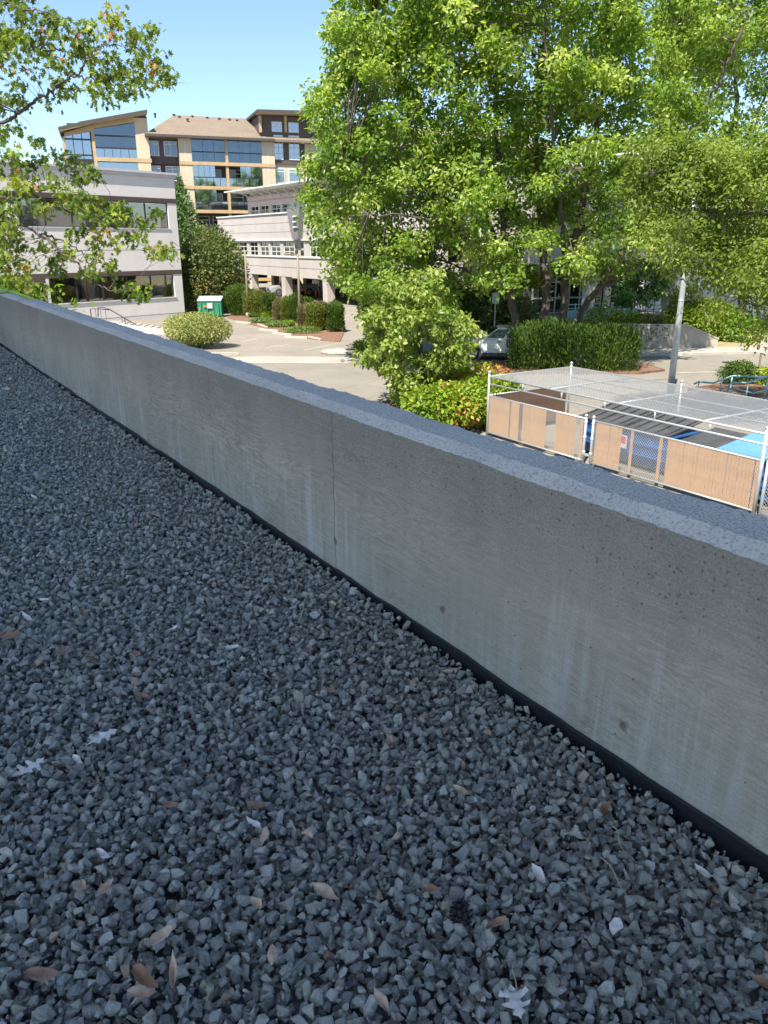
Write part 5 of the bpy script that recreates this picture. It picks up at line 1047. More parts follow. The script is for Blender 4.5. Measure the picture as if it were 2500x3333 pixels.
# posts
for s in (0.0, sg0, sg1, sR, sR + .14, SE):
    tall = s in (0.0, sR, SE); pipe('post', (s, 0, -.1), (s, 0, ZT if tall else ZF + .06), .036 if s != sR else .045)
    MB().lathe([(.05, 0), (.05, .03), (.03, .06), (.008, .07)], 10, (s, 0, (ZT if tall else ZF + .06))).build('post_cap', M['galv'], RT, True)
for s in (0.0, 4.2, 8.4, SE): pipe('post', (s, W, -.1), (s, W, ZT), .036); MB().lathe([(.05, 0), (.05, .03), (.008, .07)], 10, (s, W, ZT)).build('post_cap', M['galv'], RT, True)
# front canopy rails with short spacers, back rails, roof cross pipes
pipe('rail', (0, 0, ZR1), (SE, 0, ZR1), .026); pipe('rail', (0, 0, ZR2), (SE, 0, ZR2), .024)
for x, y in ((335, 180), (545, 222), (780, 265), (1050, 320), (1350, 375)): s = k6(x, y)[0]; pipe('spacer', (s, 0, ZR2 + .026), (s, 0, ZR1 - .028), .022)
pipe('rail', (0, W, ZR1), (SE, W, ZR1), .026); pipe('rail', (0, W, ZR2 - .1), (SE, W, ZR2 - .1), .022); pipe('rail', (0, W, ZF), (SE, W, ZF), .022)
for s in (0.0, 2.55, 4.95, 7.4, 9.9, SE): pipe('roof_pipe', (s, .03, ZR1 + .004), (s, W - .03, ZR1 + .004), .022)
pipe('rail', (0, .03, ZF), (0, W - .03, ZF), .022); pipe('rail', (SE, .03, ZF), (SE, W - .03, ZF), .022)
chain('roof_mesh', (0, 0, ZR1 + .03), (1, 0, 0), (0, 1, 0), SE, W, RT, .105, .0065)
# front panels: frame rails, mesh
def panel(s0, s1, parent):
    for zz in (ZB, ZF): pipe('panel_rail', (s0 + .03, 0, zz), (s1 - .03, 0, zz), .022, parent)
    chain('panel_mesh', (s0 + .02, -.018, ZB), (1, 0, 0), (0, 0, 1), s1 - s0 - .04, ZF - ZB, parent)
panel(0.0, sg0, RT); panel(sg1, sR, RT); panel(sR + .14, SE, RT)
chain('side_mesh', (0.0, .04, ZB), (0, 1, 0), (0, 0, 1), W - .08, ZF - ZB, RT); chain('side_mesh', (SE, .04, ZB), (0, 1, 0), (0, 0, 1), W - .08, ZF - ZB, RT)
chain('back_mesh', (0.02, W, ZB), (1, 0, 0), (0, 0, 1), SE - .04, ZF - ZB, RT)
for s in (sg0, sg1):
    for zz in (.35, .75, 1.15): MB().lathe([(.048, 0), (.048, .035)], 10, (s, 0, zz)).build('hinge', M['white'], RT)
MB().box(sg0 + .02, sg1 - .02, -.06, -.02, .30, .34).build('gate_latch', M['galv'], RT)
# slats
SW = .086
def slat_mesh(h, seed):
    r = np.random.default_rng(seed); mb = MB(); nz = 7; rings = []
    for i in range(nz + 1):
        z = h * i / nz; y = .004 * math.sin(i * 1.9 + seed); rings.append([(-SW / 2, y - .005, z), (0, y - .009, z), (SW / 2, y - .005, z), (SW / 2, y + .005, z), (-SW / 2, y + .005, z)])
    return mb.loft(rings).mesh('slat', M['slat'])
sm_ = [slat_mesh(ZF - ZB - .03, i) for i in range(4)]
def smid(x): return 235 + (x - 150) * .215 + 95
zones = [(152, 262), (268, 312), (332, 458), (510, 620), (642, 660), (726, 864), (910, 932), (1064, 1086), (1112, 1582), (1590, 1606)]
ns_ = 0
for (x0, x1) in zones:
    a = k6(x0, smid(x0))[0]; b = k6(x1, smid(x1))[0]; n = max(1, int(round((b - a) / .0935)))
    for i in range(n):
        o = link_mesh('slat', sm_[ns_ % 4], None, RT); o.location = (a + (i + .5) * (b - a) / n, .004, ZB + .015 + random.uniform(-.012, .012)); o.rotation_euler = (0, random.uniform(-.006, .006), random.uniform(-.1, .1)); ns_ += 1
for x in (265, 321): s = k6(x, smid(x))[0]; MB().box(s - .03, s + .03, -.004, .008, ZB + .02, ZF - .03).build('slat', M['slatbrown'], RT)
sb = slat_mesh(ZF - ZB - .03, 9); sb.materials.clear(); sb.materials.append(M['slatbrown'])
for i in range(35):
    o = link_mesh('slat', sb, None, RT); o.location = (.006, .08 + i * .0935, ZB + .015); o.rotation_euler = (0, 0, math.pi / 2)
for i in range(40):
    if i % 7 in (3,) or i % 5 == 1: continue
    o = link_mesh('slat', sm_[i % 4], None, RT); o.location = (SE - 4.0 + i * .0935, W - .02, ZB + .015)
# --- bins inside
def bin_(name, label, s0, s1, w0, w1, h, bodym, lidm, lidh, grp):
    r0 = empty(name, F.P + F.X * s0 + F.Y * w0, F.root.rotation_euler[2], label, 'dumpster', grp); L_, D_ = s1 - s0, w1 - w0
    mb = MB(); mb.loft([[(.04, .12, .12), (L_ - .04, .12, .12), (L_ - .04, D_ - .1, .12), (.04, D_ - .1, .12)], [(0, 0, h), (L_, 0, h), (L_, D_, h), (0, D_, h)]]); mb.build('body', bodym, r0, bevel=.01, fix=True)
    for zz in (.35 * h, .68 * h): MB().box(-.02, L_ + .02, -.03 + .1 * (1 - zz / h), .02 + .1 * (1 - zz / h), zz, zz + .06).build('rib', bodym, r0)
    MB().box(-.05, L_ + .05, -.05, D_ + .05, h + .002, h + .06).build('rim', bodym, r0, bevel=.008)
    for k in range(2):
        a = -.06 + k * (L_ / 2 + .062); b = a + L_ / 2 + .05; n = 9; rings = []
        for i in range(n + 1):
            y = -.08 + (D_ + .14) * i / n; z = h + .065 + lidh * (i / n) ** 1.2 ; rings.append([(a, y, z), (b, y, z), (b, y, z + .035), (a, y, z + .035)])
        lid = MB().loft(rings).build('lid', lidm, r0, fix=True)
        for j in range(5 if lidh > .25 else 0): xx = a + .1 + j * (b - a - .2) / 4; MB().bar((xx, -.03, h + .115), (xx, D_ - .05, h + .105 + lidh), .04, .02).build('lid_rib', lidm, lid)
    for (x, y) in ((.15, .2), (L_ - .15, .2), (.15, D_ - .2), (L_ - .15, D_ - .2)): MB().lathe([(.02, -.03), (.09, -.03), (.09, .03), (.02, .03)], 12, (x, y, .09), 'y').build('wheel', M['rubber'], r0)
    return r0
a = k6(640, 500, -.75)[0]; b = k6(1105, 560, -.75)[0]
bin_('bin', 'blue steel dumpster with ridged black lids behind the slatted gate', a, b, .75, 2.2, 1.0, M['binblue'], M['blackplastic'], .28, 'bins in the enclosure')
t = NT('red_sticker'); t.base((0.6, .05, .05)); 
q = k6(868, 545, -.82); MB().box(q[0] - .12, q[0] + .08, .80, .81, .62, .80).build('sticker', t.m, [o for o in col.objects if o.name == 'bin'][0]) if False else None
a2 = k6(1400, 560, -.7)[0]
bin_('bin', 'blue dumpster with a smooth light blue lid at the right of the enclosure', a2, a2 + 2.6, .7, 2.1, 1.02, M['binblue'], M['binlight'], .22, 'bins in the enclosure')
bin_('bin', 'black-lidded dark bin between the two blue dumpsters', b + .12, a2 - .25 if a2 - .25 > b + .8 else b + 1.1, 1.2, 2.5, .85, M['blackplastic'], M['blackplastic'], .15, 'bins in the enclosure')
# red and white notice on the first bin
bo = [o for o in col.objects if o.name == 'bin'][0]; s_ = k6(868, 545, -.72)[0] - a
MB().box(s_ - .16, s_ + .10, -.002, .008, .50, .84).build('notice', M['white'], bo); MB().box(s_ - .14, s_ + .06, -.012, -.004, .62, .80).build('notice', M['red'], bo)

# ================================================================== STREET FURNITURE
# light pole at the cage
pb = G(2178, 1302); pr = empty('street_light', (pb[0], pb[1], GZ), 0, 'tall tapered galvanised street light pole rising behind the bin enclosure', 'street light')
topz = aty(2246, 560, pb[1])[2] - GZ
MB().tube([(0, 0, -.1), (0, 0, 1.2), (0, 0, topz * .5), (0, 0, topz)], [.125, .12, .098, .07], 16).build('pole', M['galv'], pr, True)
MB().lathe([(.22, 0), (.22, .03), (.17, .06), (.15, .1)], 16).build('base_plate', M['galv'], pr, True); MB().lathe([(.102, 3.6), (.108, 3.61), (.108, 3.66), (.102, 3.67)], 16).build('collar', M['galv'], pr, True)
hd = aty(2082, 505, pb[1] - 1) - np.array([pb[0], pb[1], GZ])
MB().tube([(0, 0, topz - .1), (-.2, -.1, topz + .25), (hd[0] * .6, hd[1] * .6, hd[2] - .12), (hd[0], hd[1], hd[2])], [.05, .045, .035, .03], 10).build('arm', M['galv'], pr, True)
mb = MB(); rings = []
for i, (x, w_, h_) in enumerate(((0, .05, .04), (.15, .13, .07), (.45, .15, .08), (.7, .1, .05), (.78, .03, .02))): rings.append([(hd[0] - x, hd[1] + w_ * math.cos(t_), hd[2] + h_ * math.sin(t_)) for t_ in np.linspace(0, 6.283, 11)[:-1]])
mb.loft(rings).build('lamp_head', M['white'], pr, True, fix=True)
# two lot lamps
for (bx, by), (tx, ty), lb in (((440, 1340), (415, 742), 'thin bronze lot lamp beside the far cedars'), ((905, 1425), (885, 765), 'thin bronze lot lamp above the browned cedars')):
    p = G(*z4(bx, by)); r0 = empty('lot_lamp', (p[0], p[1], GZ), 0, lb, 'lamp post', 'lamp posts in the car park'); h_ = aty(*z4(tx, ty), p[1])[2] - GZ
    MB().tube([(0, 0, -.1), (0, 0, h_ * .5), (0, 0, h_)], [.10, .085, .07], 10).build('pole', M['lamp'], r0, True); MB().lathe([(.2, 0), (.2, .35), (.16, .4)], 12).build('base', M['concrete'], r0, True)
    MB().bar((0, 0, h_ - .06), (-.55, -.1, h_ - .02), .07).build('arm', M['lamp'], r0); MB().box(-.95, -.45, -.2, .08, h_ - .08, h_ + .04).build('lamp_head', M['lamp'], r0, bevel=.03); MB().box(-.9, -.5, -.16, .04, h_ - .1, h_ - .083).build('lens', M['lens'], r0)
# wheel stops
WS = [((330, 1382), (460, 1398)), ((520, 1405), (615, 1438)), ((540, 1452), (710, 1468)), ((660, 1485), (830, 1503)), ((770, 1520), (970, 1528)), ((980, 1522), (1090, 1545))]
for i, (a, b) in enumerate(WS):
    a = G(*z4(*a)); b = G(*z4(*b)); d = b - a; Lw = min(2.3, np.linalg.norm(d)); r0 = empty('wheel_stop', ((a + b) / 2), math.atan2(d[1], d[0]), 'weathered concrete wheel stop at the edge of the mulch bed', 'wheel stop', 'wheel stops')
    MB().loft([[(-Lw / 2, -.1, 0), (-Lw / 2, .1, 0), (-Lw / 2, .06, .13), (-Lw / 2, -.06, .13)], [(Lw / 2, -.1, 0), (Lw / 2, .1, 0), (Lw / 2, .06, .13), (Lw / 2, -.06, .13)]]).build('bar', M['concrete'], r0, bevel=.015, fix=True)
    for e in (-1, 1): MB().lathe([(.02, .12), (.02, .145)], 8, (e * Lw * .38, 0, 0)).build('pin', M['darkmetal'], r0)
# kerb edge under the variegated shrub
a = G(*z4(200, 1690)); b = G(*z4(352, 1672)); stp2 = MB().bar((a[0] - 4, a[1] - .2, GZ + .06), (b[0], b[1], GZ + .06), .2, .14).build('shrub_kerb', M['kerb']); tag(stp2, 'low concrete kerb at the foot of the variegated shrub', 'kerb')
# green dumpster
p = G(*z1(905, 1372)); gd = empty('green_dumpster', (p[0] - .9, p[1], GZ), .05, 'green steel dumpster with pale lid and white notice in the car park corner', 'dumpster'); Lg, Dg, hg = 1.9, 1.25, 1.25
MB().loft([[(.03, .1, .12), (Lg - .03, .1, .12), (Lg - .03, Dg, .12), (.03, Dg, .12)], [(0, 0, hg), (Lg, 0, hg), (Lg, Dg, hg), (0, Dg, hg)]]).build('body', M['bingreen'], gd, bevel=.015, fix=True)
for x in (.25, .75, 1.2, 1.62): MB().box(x, x + .06, -.05, .08, .2, hg - .05).build('rib', M['bingreen'], gd)
for k in range(2): MB().loft([[(k * .96, -.06, hg + .02), (k * .96 + .93, -.06, hg + .02), (k * .96 + .93, -.06, hg + .06), (k * .96, -.06, hg + .06)], [(k * .96, Dg, hg + .3), (k * .96 + .93, Dg, hg + .3), (k * .96 + .93, Dg, hg + .34), (k * .96, Dg, hg + .34)]]).build('lid', plain('pale_lid', (.36, .40, .38), .5, .2, 2), gd, fix=True)
MB().box(.80, 1.18, -.065, -.052, .72, 1.12).build('notice', M['white'], gd); MB().box(.12, .22, -.065, -.055, .62, .78).build('sticker', M['orange'], gd); MB().box(.5, .74, -.065, -.055, .8, .95).build('sticker', M['orange'], gd)
for (x, y) in ((.2, .2), (1.7, .2), (.2, 1.05), (1.7, 1.05)): MB().lathe([(.02, -.03), (.09, -.03), (.09, .03), (.02, .03)], 12, (x, y, .09), 'y').build('wheel', M['rubber'], gd)
# retaining wall with sloping top
def z8b(x, y): return 2050 + x / 3.687, 850 + y / 3.687
a = G(*z8b(340, 1062)); b = G(*z8b(665, 1062)); c = G(*z8b(1045, 1062)); e = np.array([0, .25, 0])
rwl = empty('retaining_wall', (a[0], a[1], GZ), math.atan2(c[1] - a[1], c[0] - a[0]), 'low weathered concrete retaining wall sloping down towards the pavement end', 'wall'); Lr = np.linalg.norm(c - a); Lb = np.linalg.norm(b - a)
MB().prism_y([(-2.5, -.1), (Lr, -.1), (Lr, .55), (Lb, 1.28), (-2.5, 1.35)], 0, .25).build('wall', M['concrete'], rwl, bevel=.015, fix=True)
MB().prism_y([(-2.5, 1.352), (Lb, 1.282), (Lr, .552), (Lr + .04, .62), (Lb, 1.352), (-2.5, 1.42)], -.03, .28).build('coping', M['kerb'], rwl, fix=True)
# teal handrails beside the steps
hr = empty('handrail', (0, 0, 0), 0, 'teal painted tubular handrails on posts beside the brown bark bed', 'railing')
def q9(x, y, Y): return aty(*z8b(x, y), Y)
Y1 = 29.4
top1 = [q9(770, 1475, Y1), q9(830, 1450, Y1), q9(1000, 1465, Y1), q9(1230, 1378, Y1 + .3), q9(1659, 1395, Y1 + .6), q9(2000, 1410, Y1 + .9)]
MB().tube(top1, .035, 8).build('rail', M['teal'], hr, True)
for i in (1, 3, 4): MB().tube([top1[i], np.array([top1[i][0], top1[i][1], GZ])], .028, 8).build('post', M['teal'], hr, True)
p_ = top1[2] * .55 + top1[3] * .45; MB().tube([p_, np.array([p_[0], p_[1], GZ])], .028, 8).build('post', M['teal'], hr, True)
Y2 = 28.2; top2 = [q9(1180, 1540, Y2), q9(1195, 1480, Y2), q9(1240, 1462, Y2), q9(1420, 1462, Y2), q9(1659, 1375, Y2 + .3), q9(1900, 1380, Y2 + .4)]
MB().tube(top2, .035, 8).build('rail', M['teal'], hr, True)
for i in (1, 3, 4): MB().tube([top2[i], np.array([top2[i][0], top2[i][1], GZ])], .028, 8).build('post', M['teal'], hr, True)
low = [q9(1200, 1540, Y2), q9(1230, 1520, Y2), q9(1480, 1590, Y2), q9(1659, 1540, Y2)]; MB().tube(low, .03, 8).build('rail', M['teal'], hr, True)
# sign post
sp = G(*z8b(1545, 1320)); so = empty('sign_post', (sp[0], sp[1], GZ), 0, 'thin brown sign post with a narrow edge-on sign plate by the pavement', 'sign'); hs2 = aty(*z8b(1600, 930), sp[1])[2] - GZ
MB().bar((0, 0, -.1), (0, 0, hs2), .07).build('post', M['lamp'], so); MB().box(-.12, .12, -.06, -.045, hs2 - .65, hs2).build('sign_plate', plain('pink_grey_plate', (.45, .36, .36), .6), so)
sp = aty(1612, 1000, 45.0); so = empty('sign_post', (sp[0], 45.0, GZ), 0, 'thin grey sign post behind the parked white car', 'sign'); MB().bar((0, 0, -.1), (0, 0, 3.0), .06).build('post', M['galv'], so); MB().box(-.2, .2, -.05, -.035, 2.4, 3.0).build('sign_plate', M['galv'], so)
# delineators and ladder under the pink building
for (x, y0, y1) in ((955, 1090, 1155), (1047, 1100, 1165)):
    p = G(*z4(x, y1)); h_ = aty(*z4(x, y0), p[1])[2] - GZ; r0 = empty('delineator', p, 0, 'slim orange plastic delineator post under the pink building', 'delineator', 'orange delineators')
    MB().lathe([(.10, 0), (.10, h_ * .9), (.13, h_)], 10).build('tube', M['orange'], r0, True); MB().lathe([(.28, 0), (.28, .05), (.12, .09)], 10).build('base', M['rubber'], r0, True)
p = G(*z4(1078, 1150)); lad = empty('ladder', p, math.radians(58), 'pale aluminium ladder leaning under the pink building', 'ladder'); LH = 2.55
for s in (-.28, .28): MB().bar((s, -.3, 0), (s * .8, .35, LH), .07).build('stile', M['white'], lad)
for k in range(8): f_ = (k + .7) / 8.4; MB().bar((-.28 + .05 * f_, -.3 + .65 * f_, LH * f_), (.28 - .05 * f_, -.3 + .65 * f_, LH * f_), .05).build('rung', M['white'], lad)

# ================================================================== VEHICLES
def vehicle(name, label, loc, rz, L, Wd, prof, cab, wheels, paint, wr, group='vehicles', pickup=False):
    """prof: (x, z_bottom, z_belt, half width) stations nose to tail; cab: (x, z) side outline of the glasshouse"""
    r0 = empty(name, loc, rz, label, 'car', group)
    def ring(x, zb, zt2, w):
        return [(x, -w * .9, zb), (x, -w, zb + .12), (x, -w * 1.0, zb + (zt2 - zb) * .6), (x, -w * .97, zt2 - .08), (x, -w * .86, zt2), (x, w * .86, zt2), (x, w * .97, zt2 - .08), (x, w, zb + (zt2 - zb) * .6), (x, w, zb + .12), (x, w * .9, zb)]
    MB().loft([ring(*p) for p in prof]).build('body', paint, r0, bevel=.02, fix=True)
    hw = Wd / 2; zb = min(z for x, z in cab)
    def cw(z): return hw * (.93 - .17 * (z - zb) / (max(q[1] for q in cab) - zb))
    n = len(cab); v = [(x, -cw(z), z) for x, z in cab] + [(x, cw(z), z) for x, z in cab]
    MB().add(v, [tuple(range(n)), tuple(range(2 * n - 1, n - 1, -1))] + [(i, n + i, n + (i + 1) % n, (i + 1) % n) for i in range(n)]).build('cabin', paint, r0, bevel=.04, fix=True)
    ft, bt = cab[1], cab[2]; fb, bb = cab[0], cab[3]
    def lerp(p, q, f): return (p[0] + (q[0] - p[0]) * f, p[1] + (q[1] - p[1]) * f)
    for sy in (-1, 1):
        nwin = 2 if pickup else 3; lo0, lo1 = lerp(fb, ft, .12), lerp(bb, bt, .12); hi0, hi1 = lerp(fb, ft, .86), lerp(bb, bt, .86)
        for i in range(nwin):
            f0, f1 = (i + .07) / nwin, (i + .93) / nwin; P_ = [lerp(lo0, lo1, f0), lerp(lo0, lo1, f1), lerp(hi0, hi1, f1), lerp(hi0, hi1, f0)]
            o = .012; vv = [(x, sy * (cw(z) + o), z) for x, z in P_] + [(x, sy * (cw(z) - .02), z) for x, z in P_]
            MB().add(vv, [(0, 1, 2, 3), (7, 6, 5, 4), (0, 4, 5, 1), (1, 5, 6, 2), (2, 6, 7, 3), (3, 7, 4, 0)]).build('side_window', M['carglass'], r0, fix=True)
        MB().box(fb[0] - .25, fb[0] - .05, sy * (hw + .02) - .08, sy * (hw + .02) + .1, fb[1] + .06, fb[1] + .24).build('wing_mirror', paint, r0, bevel=.03)
        MB().box(prof[0][0] - .08, prof[0][0] - .02 - .3 + .3, sy * hw * .62 - .18, sy * hw * .62 + .18, prof[0][2] - .3, prof[0][2] - .12).build('headlight', M['lens'], r0, bevel=.02)
        for i in range(2): MB().box(fb[0] - .9 - i * .95, fb[0] - .72 - i * .95, sy * (hw + .005) - .02, sy * (hw + .005) + .02, fb[1] - .12, fb[1] - .08).build('door_handle', M['darkmetal'], r0)
        MB().box(prof[-1][0] + .3, prof[0][0] - .3, sy * (hw - .01) - .02, sy * (hw - .01) + .025, prof[2][1] + .0, prof[2][1] + .14).build('sill_trim', M['blackplastic'], r0)
    for (p, q) in ((fb, ft), (bb, bt)):
        a_, b_ = lerp(p, q, .1), lerp(p, q, .9); dx = .012 if p is fb else -.012
        MB().add([(a_[0] + dx, -cw(a_[1]) * .9, a_[1] + .012), (a_[0] + dx, cw(a_[1]) * .9, a_[1] + .012), (b_[0] + dx, cw(b_[1]) * .88, b_[1] + .012), (b_[0] + dx, -cw(b_[1]) * .88, b_[1] + .012)], [(0, 1, 2, 3)]).build('windscreen' if p is fb else 'rear_window', M['carglass'], r0)
    x0 = prof[0][0]; MB().box(x0 - .06, x0 + .015, -hw * .45, hw * .45, prof[0][2] - .42, prof[0][2] - .14).build('grille', M['blackplastic'], r0); MB().box(x0 - .1, x0 + .03, -hw * .85, hw * .85, prof[0][1], prof[0][1] + .16).build('bumper', M['blackplastic'], r0)
    for x in wheels:
        for sy in (-1, 1):
            y = sy * (hw - .11); 
            MB().lathe([(wr + .09, -.06), (wr + .09, .0), (wr + .02, .012)], 22, (x, sy * (hw - .005), wr), 'y').build('wheel_arch', M['blackplastic'], r0)
            w_ = MB().lathe([(wr * .62, -.12), (wr * .94, -.12), (wr, -.08), (wr, .08), (wr * .94, .12), (wr * .62, .12)], 24, (x, sy * (hw - .09), wr), 'y').build('wheel', M['rubber'], r0, True)
            MB().lathe([(wr * .2, -.03), (wr * .60, -.03), (wr * .64, .0), (wr * .60, .03), (wr * .2, .03)], 20, (x, sy * (hw + .02), wr), 'y').build('rim', M['alloy'], w_)
            for k in range(5):
                a_ = k * 1.2566; MB().bar((x, sy * (hw + .055), wr), (x + math.cos(a_) * wr * .6, sy * (hw + .05), wr + math.sin(a_) * wr * .6), .06, .02).build('spoke', M['darkmetal'], w_)
    return r0
p = G(1556, 1176)
vehicle('parked_car', 'white sport utility car parked behind the hedge and small pale tree', (p[0] + 1.25, p[1] + 1.0, GZ + .004), math.radians(174), 4.6, 1.86,
    [(2.28, .42, .85, .62), (2.2, .3, .95, .80), (1.7, .26, 1.02, .90), (.9, .25, 1.08, .93), (-.6, .25, 1.10, .93), (-1.7, .27, 1.10, .91), (-2.2, .35, 1.08, .84), (-2.3, .45, .98, .72)], [(.95, 1.04), (.15, 1.62), (-1.75, 1.60), (-2.2, 1.06)], (1.42, -1.38), M['carwhite'], .36)
p = G(*z4(690, 1152))
vehicle('pickup_truck', 'silver crew cab pickup truck parked under the pink building', (p[0] + 1.55, p[1] + 1.6, GZ + .004), math.radians(205), 5.6, 1.96,
    [(2.75, .55, 1.05, .72), (2.66, .42, 1.14, .92), (2.0, .40, 1.2, .97), (1.1, .40, 1.22, .98), (-.6, .40, 1.22, .98), (-1.9, .42, 1.26, .98), (-2.75, .45, 1.26, .96), (-2.82, .55, 1.2, .92)], [(1.2, 1.17), (.45, 1.86), (-.75, 1.88), (-1.05, 1.18)], (1.78, -1.75), M['carsilver'], .41, pickup=True)

# ================================================================== LEAVES AND TWIGS LYING ON THE GRAVEL
def dead_leaf_mesh(kind, L_, W_, curl, seed):
    r = np.random.default_rng(seed)
    if kind == 'oak': half = [(0, 0), (.05, .08), (.22, .16), (.12, .27), (.40, .38), (.44, .46), (.2, .47), (.17, .56), (.42, .68), (.36, .80), (.15, .73), (.12, .84), (0, 1.0)]
    else: half = [(0, 0), (.14, .10), (.28, .25), (.36, .45), (.33, .65), (.20, .84), (0, 1.0)]
    half = [(x * (1 + r.normal(0, .08)), y) for x, y in half]; v = []; f = []; m = len(half)
    def pt(x, y): return (x * W_, (y - .5) * L_, curl * L_ * ((y - .5) ** 2 * 1.6) + abs(x) * W_ * curl * 1.5 * (1 + .4 * math.sin(y * 7 + seed)) + .004 * math.sin(9 * x + 5 * y + seed))
    for side in (-1, 1):
        b = len(v); mid = [pt(0, y) for _, y in half]; inn = [pt(side * x * .5, y) for x, y in half]; out = [pt(side * x, y) for x, y in half]; v += mid + inn + out
        for i in range(m - 1):
            for o in (0, m): q = (b + o + i, b + o + i + 1, b + o + m + i + 1, b + o + m + i); f.append(q if side == 1 else q[::-1])
    mb = MB(); mb.add(v, f); return mb
def dmat(name, c):
    t = NT(name); v = t.coords('Object'); a = t.noise(v, 60, 4, .7); b = t.noise(v, 14, 3, .6)
    cc = t.ramp(a, [(.3, [x * .7 for x in c]), (.7, [min(1, x * 1.2) for x in c])]); cc = t.mix(t.ramp(b, [(.55, 0), (.75, .5)]), cc, [x * .45 for x in c]); t.base(cc); t.set(Roughness=.6, Specular_IOR_Level=.35)
    return t.m
DM = {'pale': dmat('bleached_leaf', (.66, .60, .52)), 'tan': dmat('tan_leaf', (.52, .37, .24)), 'brown': dmat('brown_leaf', (.28, .16, .10)), 'green': dmat('fresh_green_leaf', (.13, .17, .04)), 'rust': dmat('rust_leaf', (.30, .165, .09))}
LV = [('oak', 'pale', 335, 2426, .10, .07, .25, 2.3), ('oak', 'pale', 105, 2524, .088, .06, .3, 2.6), ('oval', 'pale', 256, 2505, .06, .05, .3, .9), ('oval', 'brown', 836, 2650, .066, .085, .12, 1.4), ('oval', 'pale', 827, 2709, .064, .045, .3, .9), ('oval', 'tan', 864, 2754, .07, .05, .3, -.1), ('oval', 'brown', 554, 2645, .055, .05, .2, 1.5), ('oval', 'tan', 267, 2920, .056, .06, .35, .3), ('oval', 'tan', 348, 2923, .06, .06, .3, -.4), ('oval', 'tan', 1059, 2942, .082, .08, .3, 1.1), ('oval', 'tan', 836, 2975, .045, .06, .4, .7), ('oval', 'tan', 527, 3085, .07, .07, .4, -.7), ('oval', 'tan', 889, 3138, .066, .05, .15, .1), ('oval', 'brown', 143, 3206, .09, .07, .25, 1.5), ('oval', 'rust', 475, 3225, .085, .085, .35, 1.0), ('oval', 'tan', 467, 3274, .068, .07, .35, 1.7), ('oval', 'tan', 569, 3202, .085, .035, .6, .2), ('oak', 'tan', 1002, 2739, .05, .04, .5, .8), ('oval', 'brown', 460, 2290, .075, .06, .4, 1.2), ('oval', 'rust', 1074, 2272, .055, .045, .4, .9), ('oval', 'pale', 339, 2814, .06, .045, .3, 1.0),
    ('oval', 'tan', 1502, 2607, .066, .055, .35, 1.2), ('oval', 'pale', 1747, 2882, .06, .06, .6, .5), ('oval', 'rust', 1612, 3040, .062, .05, .5, -1.1), ('oval', 'pale', 2003, 3048, .05, .075, .3, -.6), ('oak', 'pale', 1676, 3290, .10, .075, .2, .1), ('oval', 'brown', 1404, 2927, .055, .05, .3, 1.3), ('oval', 'rust', 1962, 2667, .07, .05, .5, -.7), ('oval', 'pale', 2282, 2871, .055, .04, .4, 1.0), ('oval', 'tan', 1453, 2211, .05, .05, .4, 1.4),
    ('oak', 'rust', 267, 1416, .085, .06, .3, .6), ('oak', 'tan', 501, 1688, .09, .06, .25, 1.2), ('oak', 'green', 362, 1910, .08, .06, .3, .7), ('oval', 'rust', 271, 2019, .07, .055, .4, .2), ('oval', 'pale', 90, 2034, .075, .05, .35, 1.0), ('oak', 'brown', 34, 2091, .11, .08, .35, 1.2), ('oval', 'pale', 561, 2072, .06, .04, .5, -.8), ('oval', 'pale', 753, 2128, .075, .05, .3, 1.5), ('oak', 'pale', 23, 1275, .09, .06, .3, 1.0), ('oak', 'pale', 30, 1243, .08, .06, .3, .3), ('oval', 'pale', 154, 1974, .07, .045, .3, 1.5), ('oval', 'pale', 113, 1635, .07, .05, .4, .9), ('oval', 'rust', 294, 2159, .06, .06, .3, 1.3), ('oval', 'brown', 1002, 2132, .05, .05, .3, 1.1), ('oval', 'brown', 448, 2151, .055, .06, .3, .9), ('oak', 'brown', 211, 2144, .08, .07, .3, 1.3), ('oval', 'tan', 1085, 1989, .05, .055, .35, .5), ('oval', 'rust', 2480, 3240, .07, .06, .4, 1.2), ('oval', 'tan', 1240, 3290, .055, .05, .4, .6)]
for i, (k, c_, px, py, L_, W_, cu, ro) in enumerate(LV):
    p = onz(px, py, .014); L_ *= .86 if k == 'oval' else .8 if px > 1000 else 1.0; r0 = dead_leaf_mesh(k, L_, W_ * (.55 if k == 'oval' else 1.15 if px < 1000 else .8), cu * (1.3 if k == 'oval' else .5), i).build('fallen_leaf', DM[c_], None, True); r0.location = (p[0], p[1], .038); r0.rotation_euler = (random.uniform(-.1, .3), random.uniform(-.2, .2), ro)
    nm = {'oak': 'lobed oak leaf', 'oval': 'narrow oval leaf'}[k]; cw_ = {'pale': 'bleached pale', 'tan': 'dry tan', 'brown': 'curled dark brown', 'green': 'fresh green', 'rust': 'curled rust-red'}[c_]
    sz_ = 'small ' if L_ < .06 else 'large ' if L_ > .078 else ''
    tag(r0, f'{sz_}{cw_} {nm} lying on the dark gravel', 'leaf', f'{sz_}{cw_} {nm.split()[0]} leaves on the gravel')
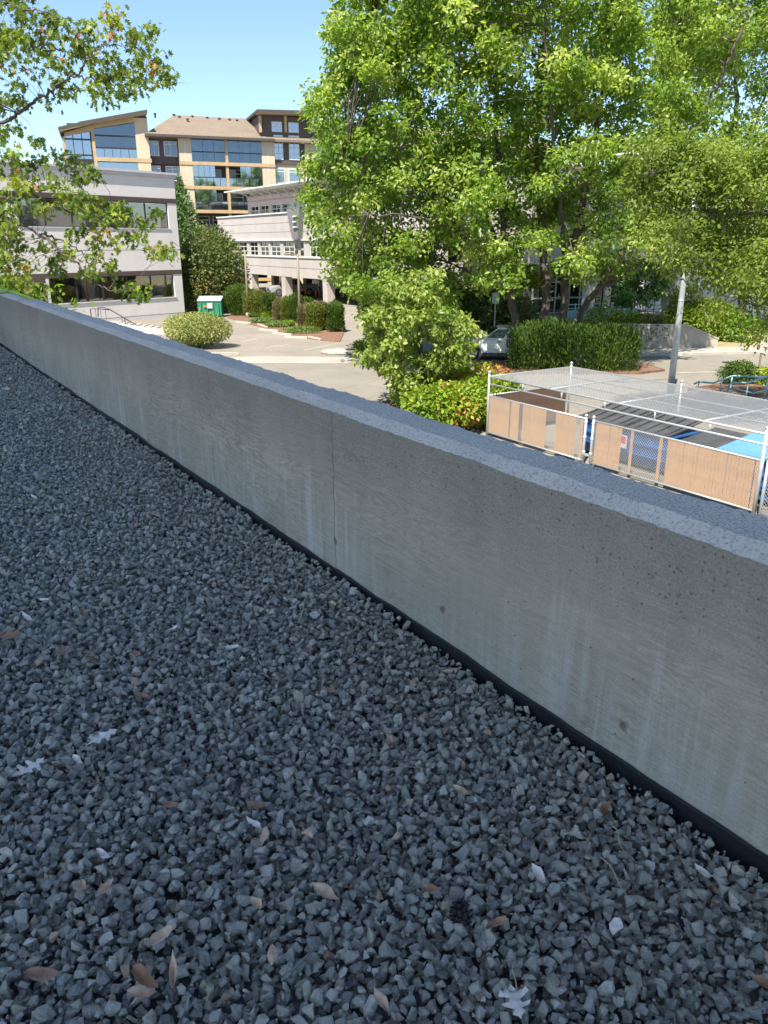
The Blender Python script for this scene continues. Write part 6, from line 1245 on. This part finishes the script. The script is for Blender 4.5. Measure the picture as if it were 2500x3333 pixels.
TW = [((945, 3165), (1055, 3075), .0035, 'dark grey twig'), ((1955, 2790), (2048, 2925), .0016, 'long straw-coloured stalk'), ((1995, 2690), (2030, 2770), .002, 'bent pale stalk'), ((1832, 2716), (1910, 2730), .0014, 'short straw stalk'), ((1676, 3265), (1672, 3130), .0016, 'straight pale leaf stalk'), ((975, 2020), (1000, 1935), .002, 'pale splinter'), ((1820, 3000), (1760, 3090), .0016, 'thin brown stalk'), ((1250, 2510), (1380, 2500), .0014, 'curved dry grass stalk')]
tcol = {'dark grey twig': (.16, .15, .15), 'thin brown stalk': (.2, .13, .08)}
for (a, b, rr, lb) in TW:
    a = onz(*a, .022); b = onz(*b, .022); m1 = a + (b - a) * .35 + np.array([.006, .004, .008]); m2 = a + (b - a) * .7 + np.array([-.005, .003, .004])
    tag(MB().tube(smooth_path([a, m1, m2, b], 8), np.linspace(rr, rr * .5, len(smooth_path([a, m1, m2, b], 8))), 6).build('twig', plain('stalk_' + lb.replace(' ', '_'), tcol.get(lb, (.45, .36, .22)), .6, .2, 20), None, True), f'{lb} lying on the gravel', 'twig', 'twigs on the gravel')
# dark cone among the stones
p = onz(1502, 2984, .02); mb = MB(); r = np.random.default_rng(3)
for i in range(46):
    f_ = i / 45; a_ = i * 2.4; rr = .020 * math.sin(math.pi * (.12 + .82 * f_)); cx_, cy_, cz_ = rr * math.cos(a_), -.026 + .05 * f_, rr * math.sin(a_); d = np.array([math.cos(a_), .5, math.sin(a_)]) * .007
    t1 = np.cross(d, (0, 1, 0)); t1 = t1 / (np.linalg.norm(t1) + 1e-9) * .006; c0 = np.array([cx_ * .5, cy_, cz_ * .5]); e = np.array([cx_, cy_, cz_]) + d
    mb.add([c0 - t1, c0 + t1, e + t1 * .7, e - t1 * .7, c0 + (0, .004, 0), e + (0, .003, 0)], [(0, 1, 2, 3), (0, 3, 5, 4), (1, 4, 5, 2), (3, 2, 5), (0, 4, 1)])
co = mb.build('tree_cone', plain('cone_scales', (.045, .035, .04), .7, .3, 60), None, fix=True); co.location = (p[0], p[1], .028); co.rotation_euler = (.3, .1, .4); tag(co, 'small dark seed cone lying among the stones', 'cone')
